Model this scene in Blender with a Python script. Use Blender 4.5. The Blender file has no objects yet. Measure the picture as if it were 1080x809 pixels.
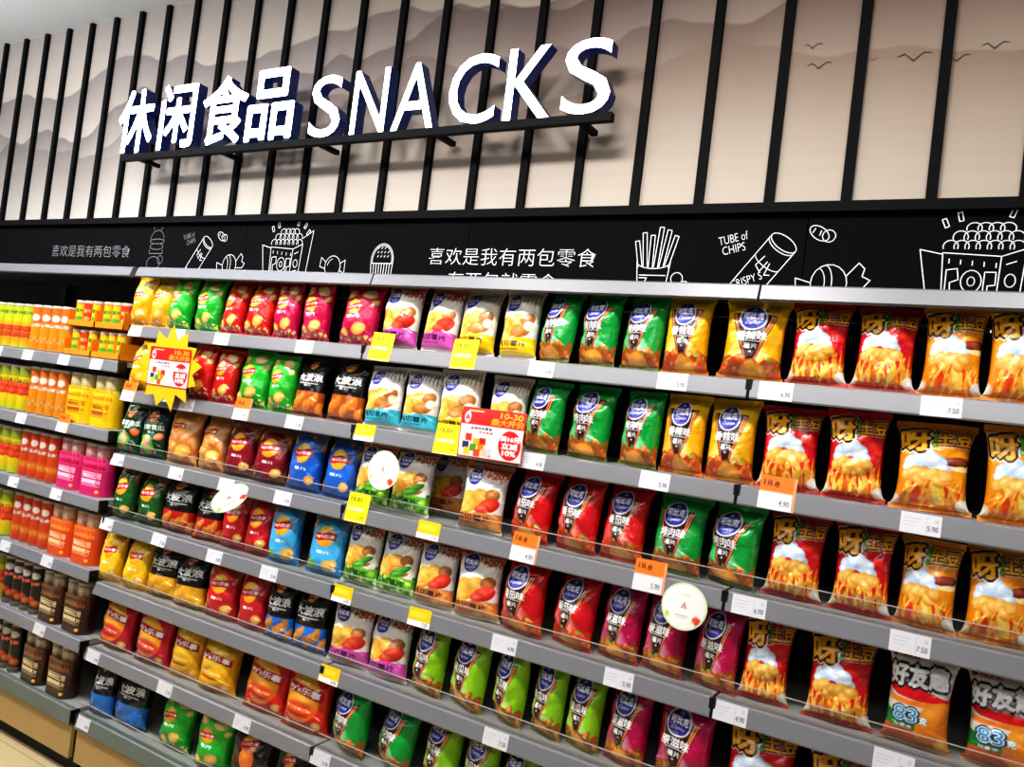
import bpy, math, random
import numpy as np
from mathutils import Vector

scene = bpy.context.scene
col = scene.collection
PI = math.pi
random.seed(7)

# ------------------------------------------------------------------ layout constants (metres)
BAY = 1.2                                   # width of one shelving bay; bays start at x = -1.2, 0, 1.2, 2.4
EYE = 1.6512
CANOPY_Z = 2.0126
SHELF_Z = {k: EYE + .1313 - .2526 * (k - 1) for k in range(1, 8)}      # tops of the bag shelves
CAN_Z = {k: EYE - .0170 - .2759 * (k - 1) for k in range(1, 7)}        # tops of the can shelves
CAN_Z[6] = .262
SHELF_Z[7] = .262

# ------------------------------------------------------------------ object helpers
def tag(o, label=None, cat=None, group=None, kind=None):
    if label: o['label'] = label
    if cat: o['category'] = cat
    if group: o['group'] = group
    if kind: o['kind'] = kind
    return o

def empty(name, loc=(0, 0, 0)):
    o = bpy.data.objects.new(name, None); o.empty_display_size = .05
    o.location = loc; col.objects.link(o); return o

def link(name, me, parent=None, loc=(0, 0, 0)):
    o = bpy.data.objects.new(name, me); col.objects.link(o)
    o.location = loc
    if parent: o.parent = parent
    return o

def mesh_np(name, verts, quads, mats, colors=None, smooth=True, mat_idx=None):
    """mesh from numpy arrays; quads (n,4) ints; colors (nv,3) sRGB 0..1"""
    me = bpy.data.meshes.new(name)
    verts = np.asarray(verts, np.float32); quads = np.asarray(quads, np.int32)
    me.vertices.add(len(verts)); me.vertices.foreach_set('co', verts.ravel())
    n = len(quads)
    me.loops.add(n * 4); me.loops.foreach_set('vertex_index', quads.ravel())
    me.polygons.add(n)
    me.polygons.foreach_set('loop_start', np.arange(0, n * 4, 4, dtype=np.int32))
    me.polygons.foreach_set('use_smooth', np.full(n, smooth))
    for m in (mats if isinstance(mats, (list, tuple)) else [mats]): me.materials.append(m)
    if mat_idx is not None: me.polygons.foreach_set('material_index', np.asarray(mat_idx, np.int32))
    me.update(calc_edges=True)
    if colors is not None:
        a = me.attributes.new('print', 'FLOAT_COLOR', 'POINT')
        c = np.ones((len(verts), 4), np.float32); c[:, :3] = lin(colors)
        a.data.foreach_set('color', c.ravel())
    return me

def mesh_py(name, verts, faces, mats, smooth=False, idx=None):
    me = bpy.data.meshes.new(name); me.from_pydata(verts, [], faces)
    for m in (mats if isinstance(mats, (list, tuple)) else [mats]): me.materials.append(m)
    if idx: me.polygons.foreach_set('material_index', idx)
    if smooth: me.polygons.foreach_set('use_smooth', [True] * len(me.polygons))
    me.update(); return me

class MB:
    """collects boxes and prisms into one mesh"""
    def __init__(s): s.v = []; s.f = []; s.i = []
    def box(s, x0, x1, y0, y1, z0, z1, m=0):
        b = len(s.v)
        s.v += [(x0, y0, z0), (x1, y0, z0), (x1, y1, z0), (x0, y1, z0), (x0, y0, z1), (x1, y0, z1), (x1, y1, z1), (x0, y1, z1)]
        s.f += [(b, b+3, b+2, b+1), (b+4, b+5, b+6, b+7), (b, b+1, b+5, b+4), (b+1, b+2, b+6, b+5), (b+2, b+3, b+7, b+6), (b+3, b, b+4, b+7)]
        s.i += [m] * 6; return s
    def prism_x(s, x0, x1, prof, m=0):
        """profile of (y,z) points swept along x"""
        b = len(s.v); n = len(prof)
        s.v += [(x0, y, z) for y, z in prof] + [(x1, y, z) for y, z in prof]
        for k in range(n):
            j = (k + 1) % n; s.f.append((b + k, b + j, b + n + j, b + n + k)); s.i.append(m)
        s.f.append(tuple(b + k for k in range(n))[::-1]); s.f.append(tuple(b + n + k for k in range(n))); s.i += [m, m]
        return s
    def build(s, name, mats, parent=None, loc=(0, 0, 0)):
        return link(name, mesh_py(name, s.v, s.f, mats, idx=s.i), parent, loc)

def lin(c):
    c = np.asarray(c, np.float32)
    return np.where(c <= .04045, c / 12.92, ((c + .055) / 1.055) ** 2.4)

def hexc(h):
    h = h.lstrip('#'); return np.array([int(h[i:i+2], 16) / 255 for i in (0, 2, 4)], np.float32)
def L4(h, k=1.0):
    c = lin(hexc(h)) * k; return (float(c[0]), float(c[1]), float(c[2]), 1)

# ------------------------------------------------------------------ materials
def mat(name, color='#808080', rough=.5, metal=0., emit=None, estr=0., noise=0., nscale=40, spec=.5, bump=0.):
    m = bpy.data.materials.new(name); m.use_nodes = True
    nt = m.node_tree; b = nt.nodes['Principled BSDF']
    b.inputs['Base Color'].default_value = L4(color); b.inputs['Roughness'].default_value = rough
    b.inputs['Metallic'].default_value = metal; b.inputs['Specular IOR Level'].default_value = spec
    if emit: b.inputs['Emission Color'].default_value = L4(emit); b.inputs['Emission Strength'].default_value = estr
    tc = nt.nodes.new('ShaderNodeTexCoord')
    if noise or bump:
        t = nt.nodes.new('ShaderNodeTexNoise'); t.inputs['Scale'].default_value = nscale; t.inputs['Detail'].default_value = 5
        nt.links.new(tc.outputs['Object'], t.inputs['Vector'])
        if noise:
            r = nt.nodes.new('ShaderNodeMapRange'); r.inputs['To Min'].default_value = 1 - noise; r.inputs['To Max'].default_value = 1 + noise
            nt.links.new(t.outputs['Fac'], r.inputs['Value'])
            mx = nt.nodes.new('ShaderNodeMix'); mx.data_type = 'RGBA'; mx.blend_type = 'MULTIPLY'; mx.inputs['Factor'].default_value = 1
            mx.inputs['A'].default_value = L4(color); nt.links.new(r.outputs['Result'], mx.inputs['B']); nt.links.new(mx.outputs['Result'], b.inputs['Base Color'])
        if bump:
            bp = nt.nodes.new('ShaderNodeBump'); bp.inputs['Strength'].default_value = bump; bp.inputs['Distance'].default_value = .002
            nt.links.new(t.outputs['Fac'], bp.inputs['Height']); nt.links.new(bp.outputs['Normal'], b.inputs['Normal'])
    return m

def print_mat(name, rough, spec=.5, coat=0., bump=.0):
    m = bpy.data.materials.new(name); m.use_nodes = True
    nt = m.node_tree; b = nt.nodes['Principled BSDF']
    a = nt.nodes.new('ShaderNodeAttribute'); a.attribute_name = 'print'
    nt.links.new(a.outputs['Color'], b.inputs['Base Color'])
    b.inputs['Roughness'].default_value = rough; b.inputs['Specular IOR Level'].default_value = spec
    b.inputs['Coat Weight'].default_value = coat; b.inputs['Coat Roughness'].default_value = .15
    if bump:
        t = nt.nodes.new('ShaderNodeTexNoise'); t.inputs['Scale'].default_value = 32; t.inputs['Detail'].default_value = 3; t.inputs['Distortion'].default_value = .8
        tc = nt.nodes.new('ShaderNodeTexCoord'); nt.links.new(tc.outputs['Object'], t.inputs['Vector'])
        bp = nt.nodes.new('ShaderNodeBump'); bp.inputs['Strength'].default_value = bump; bp.inputs['Distance'].default_value = .01
        nt.links.new(t.outputs['Fac'], bp.inputs['Height']); nt.links.new(bp.outputs['Normal'], b.inputs['Normal'])
    return m

M = {}
M['film'] = print_mat('glossy_film_print', .24, .55, .3, .38)
M['card'] = print_mat('card_print', .45, .4)
M['canprint'] = print_mat('can_print', .3, .5, .2)
M['shelf'] = mat('shelf_grey_metal', '#a09f9e', .45, .1, noise=.05, nscale=12)
M['rail'] = mat('price_rail_grey', '#939398', .28, .35, noise=.04, nscale=8)
M['canopyrail'] = mat('canopy_rail', '#68686d', .38, .15, noise=.04, nscale=8)
M['dark'] = mat('dark_back_panel', '#1d1917', .6, noise=.2, nscale=6)
M['upright'] = mat('dark_upright', '#26262a', .45)
M['cap'] = mat('black_end_cap', '#111113', .4)
M['base'] = mat('beige_base_panel', '#b0905c', .5, noise=.06, nscale=9)
M['deckrail'] = mat('deck_rail_grey_green', '#6d756f', .4, .2, noise=.08, nscale=20)
M['kick'] = mat('black_kick', '#0c0b0a', .7)
M['board'] = mat('blackboard', '#0b080b', .8, noise=.12, nscale=5, spec=.08)
M['trimblack'] = mat('black_batten', '#09080a', .7, spec=.12)
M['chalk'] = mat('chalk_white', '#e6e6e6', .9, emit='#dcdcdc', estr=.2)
M['chalkdim'] = mat('chalk_worn', '#8c8c90', .9)
M['letterface'] = mat('lit_letter_face', '#ffffff', .4, emit='#e6efff', estr=5)
M['letterside'] = mat('letter_side_navy', '#131d3c', .35, emit='#1d3f9e', estr=.10)
M['signbar'] = mat('sign_bar_black', '#07080c', .6, spec=.12)
M['yellowcard'] = mat('sunburst_yellow', '#f8b808', .5, noise=.03)
M['lid'] = mat('can_lid_clear', '#b8a894', .2, spec=.6)
M['tray'] = mat('orange_tray_card', '#f08a12', .5, noise=.05)
M['stem'] = mat('clear_stem', '#c9ced1', .15)

def clear_mat():
    m = bpy.data.materials.new('clear_acrylic'); m.use_nodes = True
    nt = m.node_tree; nt.nodes.clear()
    o = nt.nodes.new('ShaderNodeOutputMaterial'); mx = nt.nodes.new('ShaderNodeMixShader'); mx.inputs[0].default_value = .055
    t = nt.nodes.new('ShaderNodeBsdfTransparent'); t.inputs[0].default_value = (.93, .95, .95, 1)
    g = nt.nodes.new('ShaderNodeBsdfGlossy'); g.inputs['Roughness'].default_value = .08
    nt.links.new(t.outputs[0], mx.inputs[1]); nt.links.new(g.outputs[0], mx.inputs[2]); nt.links.new(mx.outputs[0], o.inputs[0])
    e = bpy.data.materials.new('acrylic_edge_highlight'); e.use_nodes = True
    nt = e.node_tree; b = nt.nodes['Principled BSDF']; b.inputs['Base Color'].default_value = L4('#cfc8c0'); b.inputs['Roughness'].default_value = .2
    b.inputs['Alpha'].default_value = .55  # pale strip colour stands in for the highlight along the guard's top
    return m, e
M['acrylic'], M['acryledge'] = clear_mat()

# ------------------------------------------------------------------ glyph masks (text outlines of the built-in font, rasterised once)
TEXTS = {}
def text_mesh(s, offset=0., extrude=0.):
    c = bpy.data.curves.new('tx', 'FONT'); c.body = s; c.offset = offset; c.extrude = extrude; c.resolution_u = 4
    o = bpy.data.objects.new('tx', c); col.objects.link(o)
    dg = bpy.context.evaluated_depsgraph_get()
    me = bpy.data.meshes.new_from_object(o.evaluated_get(dg))
    bpy.data.objects.remove(o); bpy.data.curves.remove(c)
    return me

def glyph_mask(s, bold=0):
    if (s, bold) in TEXTS: return TEXTS[(s, bold)]
    me = text_mesh(s)
    v = np.empty(len(me.vertices) * 3, np.float32); me.vertices.foreach_get('co', v); v = v.reshape(-1, 3)[:, :2]
    me.calc_loop_triangles()
    t = np.empty(len(me.loop_triangles) * 3, np.int32); me.loop_triangles.foreach_get('vertices', t); t = t.reshape(-1, 3)
    bpy.data.meshes.remove(me)
    lo = v.min(0); hi = v.max(0); sc = 64 / (hi[1] - lo[1])
    p = (v - lo) * sc + 6
    Wd = int((hi[0] - lo[0]) * sc) + 13; Hh = 77
    m = np.zeros((Hh, Wd), bool)
    for a, b, c in p[t]:
        x0, y0 = np.floor(np.minimum(np.minimum(a, b), c)).astype(int); x1, y1 = np.ceil(np.maximum(np.maximum(a, b), c)).astype(int) + 1
        X, Y = np.meshgrid(np.arange(x0, x1) + .5, np.arange(y0, y1) + .5)
        d1 = (b[0]-a[0])*(Y-a[1])-(b[1]-a[1])*(X-a[0]); d2 = (c[0]-b[0])*(Y-b[1])-(c[1]-b[1])*(X-b[0]); d3 = (a[0]-c[0])*(Y-c[1])-(a[1]-c[1])*(X-c[0])
        ins = ((d1 >= 0) & (d2 >= 0) & (d3 >= 0)) | ((d1 <= 0) & (d2 <= 0) & (d3 <= 0))
        m[max(y0, 0):y1, max(x0, 0):x1] |= ins[:max(0, Hh - y0), :max(0, Wd - x0)]
    m = dilate(m, bold)
    TEXTS[(s, bold)] = m
    return m

def dilate(m, k):
    m = m.copy()
    for _ in range(int(k)):
        n = m.copy(); n[1:] |= m[:-1]; n[:-1] |= m[1:]; n[:, 1:] |= m[:, :-1]; n[:, :-1] |= m[:, 1:]; m = n
    return m

# ------------------------------------------------------------------ flat artwork painter (x 0..1 left-right, y 0..1 bottom-top)
class Art:
    def __init__(s, w, h, bg, asp):
        s.w, s.h, s.asp = w, h, asp                 # asp = real width / real height
        s.a = np.empty((h, w, 3), np.float32); s.a[:] = hexc(bg)
        s.X, s.Y = np.meshgrid((np.arange(w) + .5) / w, (np.arange(h) + .5) / h)
        s.rng = np.random.default_rng(abs(hash_(bg)) % 9999)
    def put(s, mask, c, alpha=1.):
        c = hexc(c) if isinstance(c, str) else c
        k = (mask * alpha).astype(np.float32)[..., None]
        s.a = s.a * (1 - k) + c * k
    def grad(s, y0, c0, y1, c1):
        t = np.clip((s.Y - y0) / (y1 - y0), 0, 1); m = ((s.Y >= min(y0, y1)) & (s.Y <= max(y0, y1)))
        c = hexc(c0) * (1 - t[..., None]) + hexc(c1) * t[..., None]
        s.a = np.where(m[..., None], c, s.a)
    def rad(s, cx, cy, rx, ry, rot=0.):
        dx = (s.X - cx) * s.asp; dy = s.Y - cy; c, sn = math.cos(rot), math.sin(rot)
        return np.sqrt(((dx * c + dy * sn) / rx) ** 2 + ((-dx * sn + dy * c) / ry) ** 2)
    def ell(s, cx, cy, rx, ry, c, rot=0., alpha=1., soft=.04):
        r = s.rad(cx, cy, rx, ry, rot); s.put(np.clip((1 - r) / soft + .5, 0, 1), c, alpha)
    def ball(s, cx, cy, rx, ry, cin, cout, rot=0., off=(-.2, .25)):
        """printed round object: inner and rim tint"""
        r = s.rad(cx, cy, rx, ry, rot); q = s.rad(cx + off[0] * rx / s.asp, cy + off[1] * ry, rx * 1.25, ry * 1.25, rot)
        t = np.clip(q, 0, 1)[..., None]; c = hexc(cin) * (1 - t) + hexc(cout) * t
        k = np.clip((1 - r) / .06 + .5, 0, 1)[..., None]; s.a = s.a * (1 - k) + c * k
    def poly(s, pts, c, alpha=1.):
        pts = np.asarray(pts, np.float32); ins = np.zeros((s.h, s.w), bool); n = len(pts)
        for i in range(n):
            (x0, y0), (x1, y1) = pts[i], pts[(i + 1) % n]
            if y0 == y1: continue
            cond = ((y0 > s.Y) != (y1 > s.Y)) & (s.X < (x1 - x0) * (s.Y - y0) / (y1 - y0) + x0); ins ^= cond
        s.put(ins, c, alpha)
    def rect(s, x0, x1, y0, y1, c, alpha=1.):
        s.put((s.X >= x0) & (s.X <= x1) & (s.Y >= y0) & (s.Y <= y1), c, alpha)
    def text(s, t, cx, cy, w, h, c, rot=0., bold=1, line=None, lw=5, shear=0., line2=None, lw2=10):
        m = glyph_mask(t, bold); H, W = m.shape
        dx = (s.X - cx) * s.asp; dy = s.Y - cy; co, sn = math.cos(rot), math.sin(rot)
        u = (dx * co + dy * sn) / (w * s.asp); v = (-dx * sn + dy * co) / h; u = u - shear * v
        def samp(mm):
            pad = (mm.shape[0] - H) // 2
            iu = np.round(u * (W - 12) + W / 2 - .5).astype(int) + pad; iv = np.round(v * (H - 12) + H / 2 - .5).astype(int) + pad
            ok = (iu >= 0) & (iv >= 0) & (iu < mm.shape[1]) & (iv < mm.shape[0])
            return ok & mm[np.clip(iv, 0, mm.shape[0] - 1), np.clip(iu, 0, mm.shape[1] - 1)]
        if line2: s.put(samp(dilate(np.pad(m, lw2 + 2), lw2)), line2)
        if line: s.put(samp(dilate(np.pad(m, lw + 2), lw)), line)
        s.put(samp(m), c)
    def chip(s, cx, cy, r, rot=0., c0='#ffd76a', c1='#d98a1e'):
        s.ball(cx, cy, r, r * .78, c0, c1, rot, (0, .1))
    def speckle(s, x0, x1, y0, y1, c, n=60, r=(.006, .02)):
        for _ in range(n):
            s.ell(s.rng.uniform(x0, x1), s.rng.uniform(y0, y1), s.rng.uniform(*r), s.rng.uniform(*r), c if isinstance(c, str) else c[s.rng.integers(len(c))], s.rng.uniform(0, 3), .9, .3)
    def flames(s, y0, y1, cols, n=16):
        for k in range(n):
            x = s.rng.uniform(-.02, 1.02); h = s.rng.uniform(.35, 1) * (y1 - y0); w = s.rng.uniform(.03, .07); ln = s.rng.uniform(-.08, .08)
            s.poly([(x - w, y0), (x - w * .7, y0 + h * .4), (x + ln, y0 + h), (x + w * .6, y0 + h * .45), (x + w, y0)], cols[k % len(cols)])
    def done(s, blur=1):
        a = s.a
        for _ in range(blur):
            p = np.pad(a, ((1, 1), (1, 1), (0, 0)), mode='edge')
            a = (p[:-2, 1:-1] + p[2:, 1:-1] + p[1:-1, :-2] + p[1:-1, 2:] + 2 * p[1:-1, 1:-1]) / 6
        s.a = np.clip(a, 0, 1); return s
    def sample(s, x, y):
        fx = np.clip(np.asarray(x) * s.w - .5, 0, s.w - 1.001); fy = np.clip(np.asarray(y) * s.h - .5, 0, s.h - 1.001)
        i = fx.astype(int); j = fy.astype(int); tx = (fx - i)[..., None]; ty = (fy - j)[..., None]
        a = s.a
        return (a[j, i] * (1 - tx) + a[j, i + 1] * tx) * (1 - ty) + (a[j + 1, i] * (1 - tx) + a[j + 1, i + 1] * tx) * ty

def hash_(s):
    h = 7
    for ch in s: h = (h * 131 + ord(ch)) % 1000003
    return h

# ------------------------------------------------------------------ bag artwork
def sunlogo(a, cx, cy, r, rot=.12, squash=1.):
    a.ball(cx, cy, r * squash, r, '#ffe05a', '#f59a16', 0, (0, .3))
    w = r * 1.22 * squash / a.asp
    c, s_ = math.cos(rot), math.sin(rot)
    P = []
    for t in np.linspace(-1, 1, 9): P.append((t * w, .36 * r + .10 * r * math.sin(t * 3)))
    for t in np.linspace(1, -1, 9): P.append((t * w, -.36 * r + .10 * r * math.sin(t * 3)))
    a.poly([(cx + x * c - y * s_ / a.asp, cy + x * a.asp * s_ + y * c) for x, y in P], '#c8141e')
    a.text("Lay's乐事", cx, cy, w * 1.75, r * .42, '#ffffff', rot, 2)

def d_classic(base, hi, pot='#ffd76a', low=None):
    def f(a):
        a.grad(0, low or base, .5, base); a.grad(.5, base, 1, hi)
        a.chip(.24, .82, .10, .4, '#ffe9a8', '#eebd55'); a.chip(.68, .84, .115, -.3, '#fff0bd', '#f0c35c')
        a.chip(.86, .70, .06, .5, '#ffe9a8', '#e8b04a')
        sunlogo(a, .42, .60, .125, .1)
        a.text('薯片', .45, .43, .3, .05, '#ffffff', .05, 2)
        a.chip(.62, .24, .115, .7, '#ffdf8c', '#d98e2a'); a.chip(.30, .17, .075, -.4, '#ffd98a', '#c97e22')
        a.speckle(.05, .95, .02, .14, [pot, '#b8701e', '#f6d48a'], 26, (.01, .03))
        a.rect(0, 1, .955, 1, base)
    return f

def d_oval(base, oval, bg1='#6a3a20', bg2='#c07a35', rib=None):
    def f(a):
        a.grad(0, bg1, 1, bg2)
        for k in range(9): a.chip(a.rng.uniform(0, 1), a.rng.uniform(.72, 1), a.rng.uniform(.05, .09), a.rng.uniform(0, 3), '#d99a4a', '#8a4f20')
        a.ell(.5, .46, .40 * a.asp * 1.25, .44, base)
        a.ell(.5, .50, .32 * a.asp * 1.25, .36, oval)
        sunlogo(a, .5, .62, .165, .05)
        a.text('薯片', .52, .37, .3, .045, '#ffffff', 0, 2)
        a.chip(.74, .20, .10, .3, '#ffd584', '#cf8a2e'); a.chip(.12, .16, .085, .6, '#d9995a', '#8d5226'); a.chip(.10, .78, .09, .2, '#f4cf8a', '#c58a3c')
        if rib:
            a.chip(.25, .14, .10, 0, '#9fd44a', '#4d8f1f'); a.chip(.66, .16, .12, .2, '#f7d06a', '#c98a2a'); a.ell(.82, .13, .05, .03, '#f4ead0')
        a.rect(0, 1, .955, 1, oval)
    return f

def d_wave(low, fry1, fry2, top='#120e0e'):
    def f(a):
        a.grad(0, low, .46, low); a.grad(.40, top, 1, top)
        zz = [(0, .42)] + [(k / 12, .42 + (.035 if k % 2 else -.02)) for k in range(13)] + [(1, 1), (0, 1)]
        a.poly(zz, top)
        sunlogo(a, .5, .86, .085, 0)
        a.text('大波浪', .5, .64, .74, .14, '#f2f2f2', .04, 2, '#3a3a3a', 3)
        a.rect(.22, .78, .525, .545, '#c8c8c8'); a.text('薯片', .5, .50, .22, .04, '#dddddd', 0, 1)
        for k in range(7):
            x = .12 + .13 * k; y = .10 + .07 * (k % 3)
            a.ball(x, y + .04, .12, .06, fry1, fry2, 1.0 + .3 * (k % 2), (0, .2))
            for q in range(3): a.ell(x + .02 * q, y + .05 - .02 * q, .09, .006, fry2, 1.0 + .3 * (k % 2))
        a.rect(0, 1, 0, .03, low)
    return f

def d_sun(base, dark, sun1='#ffd24a', sun2='#f0871a'):
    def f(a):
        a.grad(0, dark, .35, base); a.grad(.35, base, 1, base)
        a.ball(.44, .50, .30, .36, sun1, sun2, 0, (0, .35))
        a.ell(.44, .33, .25, .12, base, 0, .8, .5)
        w = .42
        a.poly([(.44 - w, .60), (.44, .555), (.44 + w * .98, .50), (.44 + w * .98, .63), (.44, .69), (.44 - w, .73)], '#b3101c')
        a.text("Lay's乐事", .44, .61, .72, .11, '#ffffff', -.13, 2)
        a.text('美国经典原味', .42, .34, .5, .05, '#ffe9a8', -.05, 1)
        a.ell(.40, .26, .2, .02, '#8c1a10', -.05, .7)
        a.chip(.78, .14, .085, .4, '#ffd584', '#c98128'); a.chip(.2, .10, .07, .9, '#f6b35c', '#b96a1c')
        a.chip(.25, .93, .06, .2, sun1, sun2); a.chip(.75, .95, .05, .2, sun1, sun2)
    return f

def d_potato(a):
    a.grad(0, '#c66a24', 1, '#d9905a')
    for k in range(26):
        a.ball(a.rng.uniform(0, 1), a.rng.uniform(.02, 1), a.rng.uniform(.06, .13), a.rng.uniform(.05, .09), '#f7c77e', '#d07a2e', a.rng.uniform(0, 3))
    a.ell(.5, .66, .30, .16, '#e9b27a', 0, .8, .4)
    sunlogo(a, .42, .70, .14, 0)
    a.chip(.66, .25, .15, .4, '#ffe07a', '#e5a02c'); a.chip(.3, .2, .12, -.5, '#f5b45c', '#c9742a')
    a.rect(0, 1, .955, 1, '#c66a24')

def d_darkgreen(a):
    a.grad(0, '#0b3b22', 1, '#0d3a26')
    sunlogo(a, .48, .80, .12, .05)
    a.text('翡翠黄瓜', .5, .58, .78, .10, '#e8f2e8', .03, 2); a.text('薯片', .5, .49, .25, .04, '#cfe0cf', 0, 1)
    a.ball(.42, .24, .19, .2, '#a6e06a', '#3f9a34', .3); a.ball(.45, .30, .09, .13, '#f0c9a0', '#d79a78', .2)
    a.ball(.78, .42, .09, .07, '#ff9a4a', '#d14a1c'); a.speckle(.15, .8, .04, .16, ['#c98a52', '#8f5a2c'], 14, (.02, .05))

def d_zigzag(a):
    a.grad(0, '#1a0f0b', 1, '#21140f')
    for r in range(10):
        y = .06 + r * .1
        pts = [(k / 14, y + (.03 if k % 2 else -.03)) for k in range(15)]
        a.poly(pts + [(x, yy - .022) for x, yy in pts[::-1]], '#4a3020')
    sunlogo(a, .5, .74, .14, .1, .8); a.ball(.5, .52, .12, .17, '#ff9a3a', '#d2561a')
    a.text('劲浪', .5, .28, .5, .12, '#f0e0c0', 0, 2); a.chip(.25, .1, .09, .3); a.chip(.75, .1, .1, .8)

def copico_logo(a, cx, cy, r):
    a.ell(cx, cy, r * 1.12, r * 1.12, '#f4f4fb'); a.ell(cx, cy, r, r, '#2a2a86')
    a.ell(cx - .0, cy - r * .5, r * .75, r * .42, '#3a3aa8', 0, .8, .4)
    a.poly([(cx - .25 * r / a.asp, cy + .62 * r), (cx, cy + .92 * r), (cx + .25 * r / a.asp, cy + .62 * r)], '#8fb4ee')
    a.text('可比克', cx, cy + .16 * r, 1.62 * r / a.asp, .62 * r, '#ffffff', .03, 3)
    a.text('Copico', cx, cy - .48 * r, 1.15 * r / a.asp, .36 * r, '#e6ecff', .03, 2, shear=.25)

def d_copico(base, hi, flavour, food, lowc=None):
    def f(a):
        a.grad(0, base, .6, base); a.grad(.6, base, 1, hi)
        q = lambda P: [(.47 + (x - .49) * .80, y) for x, y in P]
        for k in range(10):      # pale wedge fading into the film colour
            t = k / 10; a.poly(q([(.50, .20), (.60 + .012 * k, .50 - .008 * k), (.97 - .05 * k * .8, .20)]), '#f2f0d8', .10)
        a.poly(q([(.05, .20), (.30, .50), (.46, .20)]), '#f2f0d8', .35)
        a.poly(q([(.09, .80), (.91, .80), (.60, .20), (.44, .20)]), '#301a18')
        a.poly(q([(.12, .785), (.175, .785), (.47, .24), (.455, .22)]), '#f0a060'); a.poly(q([(.145, .785), (.16, .785), (.47, .235), (.46, .225)]), '#c23a20')
        a.poly(q([(.885, .785), (.80, .785), (.57, .24), (.595, .22)]), '#f2b070'); a.poly(q([(.86, .785), (.83, .785), (.575, .235), (.59, .225)]), '#d2451e')
        a.poly(q([(.185, .765), (.795, .765), (.575, .22), (.47, .22)]), '#301a18')
        copico_logo(a, .47, .745, .145)
        a.text(flavour, .48, .515, .42, .11, '#f4f4f4', 0, 2)
        a.rect(.34, .63, .445, .452, '#d8d8d8')
        a.text('薯片', .485, .39, .19, .065, '#e8e8e8', 0, 2); a.rect(.47, .50, .315, .335, '#e8e8e8')
        # food heap across the foot
        pts = [(-.02, 0), (-.02, .22)] + [(k / 16, .22 + .03 * math.sin(k * 1.7) + .02 * math.cos(k * 2.9)) for k in range(17)] + [(1.02, 0)]
        a.poly(pts, lowc or '#c5601e')
        for k in range(34):
            a.ball(a.rng.uniform(0, 1), a.rng.uniform(.0, .24), a.rng.uniform(.03, .075), a.rng.uniform(.02, .05), food[k % len(food)], lowc or '#b5501a', a.rng.uniform(0, 3))
        a.speckle(.1, .9, .14, .25, ['#3f9a30', '#6cbf3a', food[0]], 9, (.012, .028))
        a.chip(.55, .06, .17, .1, '#f5b24e', '#cf7f24')
    return f

def d_rawcut(band, bandtxt, stripe, tomato, green=False, burst=None, big=False):
    def f(a):
        a.grad(0, '#e8e6e0', 1, '#f4f1ea')
        for k in range(13):
            x = .02 + k * .08
            a.poly([(x, .70 + .03 * (k % 3)), (x + .022, .70 + .03 * (k % 3)), (x + .026, .955), (x, .955)], stripe, .9)
        a.ell(.5, .60, .42, .2, '#f4f1ea', 0, 1, .3)
        if burst: a.rect(0, 1, .90, 1, burst); a.text('+20%', .78, .84, .42, .10, burst, .1, 4, '#fff2d8', 4); a.rect(0, 1, .93, 1, burst)
        a.ball(.30, .42, .17, .16, '#ffd36a', '#e79a1e', .3); a.ball(.56, .50, .16, .12, '#ffcf6e', '#dd8e20', -.3); a.ball(.74, .55, .11, .09, '#d6934e', '#9c5a22', .3)
        a.ball(.22, .33, .13, .10, '#ffe08a', '#eaa62a')
        if tomato: a.ball(.70, .40, .16, .10, '#ff6a48', '#c8140c', .4); a.ball(.58, .34, .11, .06, '#ff7a5c', '#d0201a', .2)
        else: a.ball(.62, .38, .17, .09, '#f0b060', '#a8642a', .2); a.ball(.80, .45, .08, .07, '#f6f0e2', '#d9c9a8')
        if green: a.ball(.66, .40, .17, .05, '#7cc83c', '#1f6a22', .45); a.ball(.58, .33, .13, .04, '#8ed24c', '#2a7a28', .3)
        copico_logo(a, .34, .79, .125)
        a.grad(0, band, .26, band)
        if green: a.speckle(0, 1, .02, .30, ['#b7ee52', '#4f9a26', '#2f7a1e', '#dff59a'], 46, (.02, .06))
        a.ell(.8, .27, .3, .02, band)
        a.text('纯切薯片', .42, .20, .68, .085, bandtxt, 0, 2)
        a.rect(.12, .62, .115, .13, bandtxt, .6)
        if big: a.chip(.80, .10, .15, .5, '#ffb45a', '#dd7a1e'); a.chip(.6, .08, .1, .2, '#ffc57a', '#dd7a1e')
        a.rect(0, 1, 0, .05, '#ddd6c8')
    return f

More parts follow.
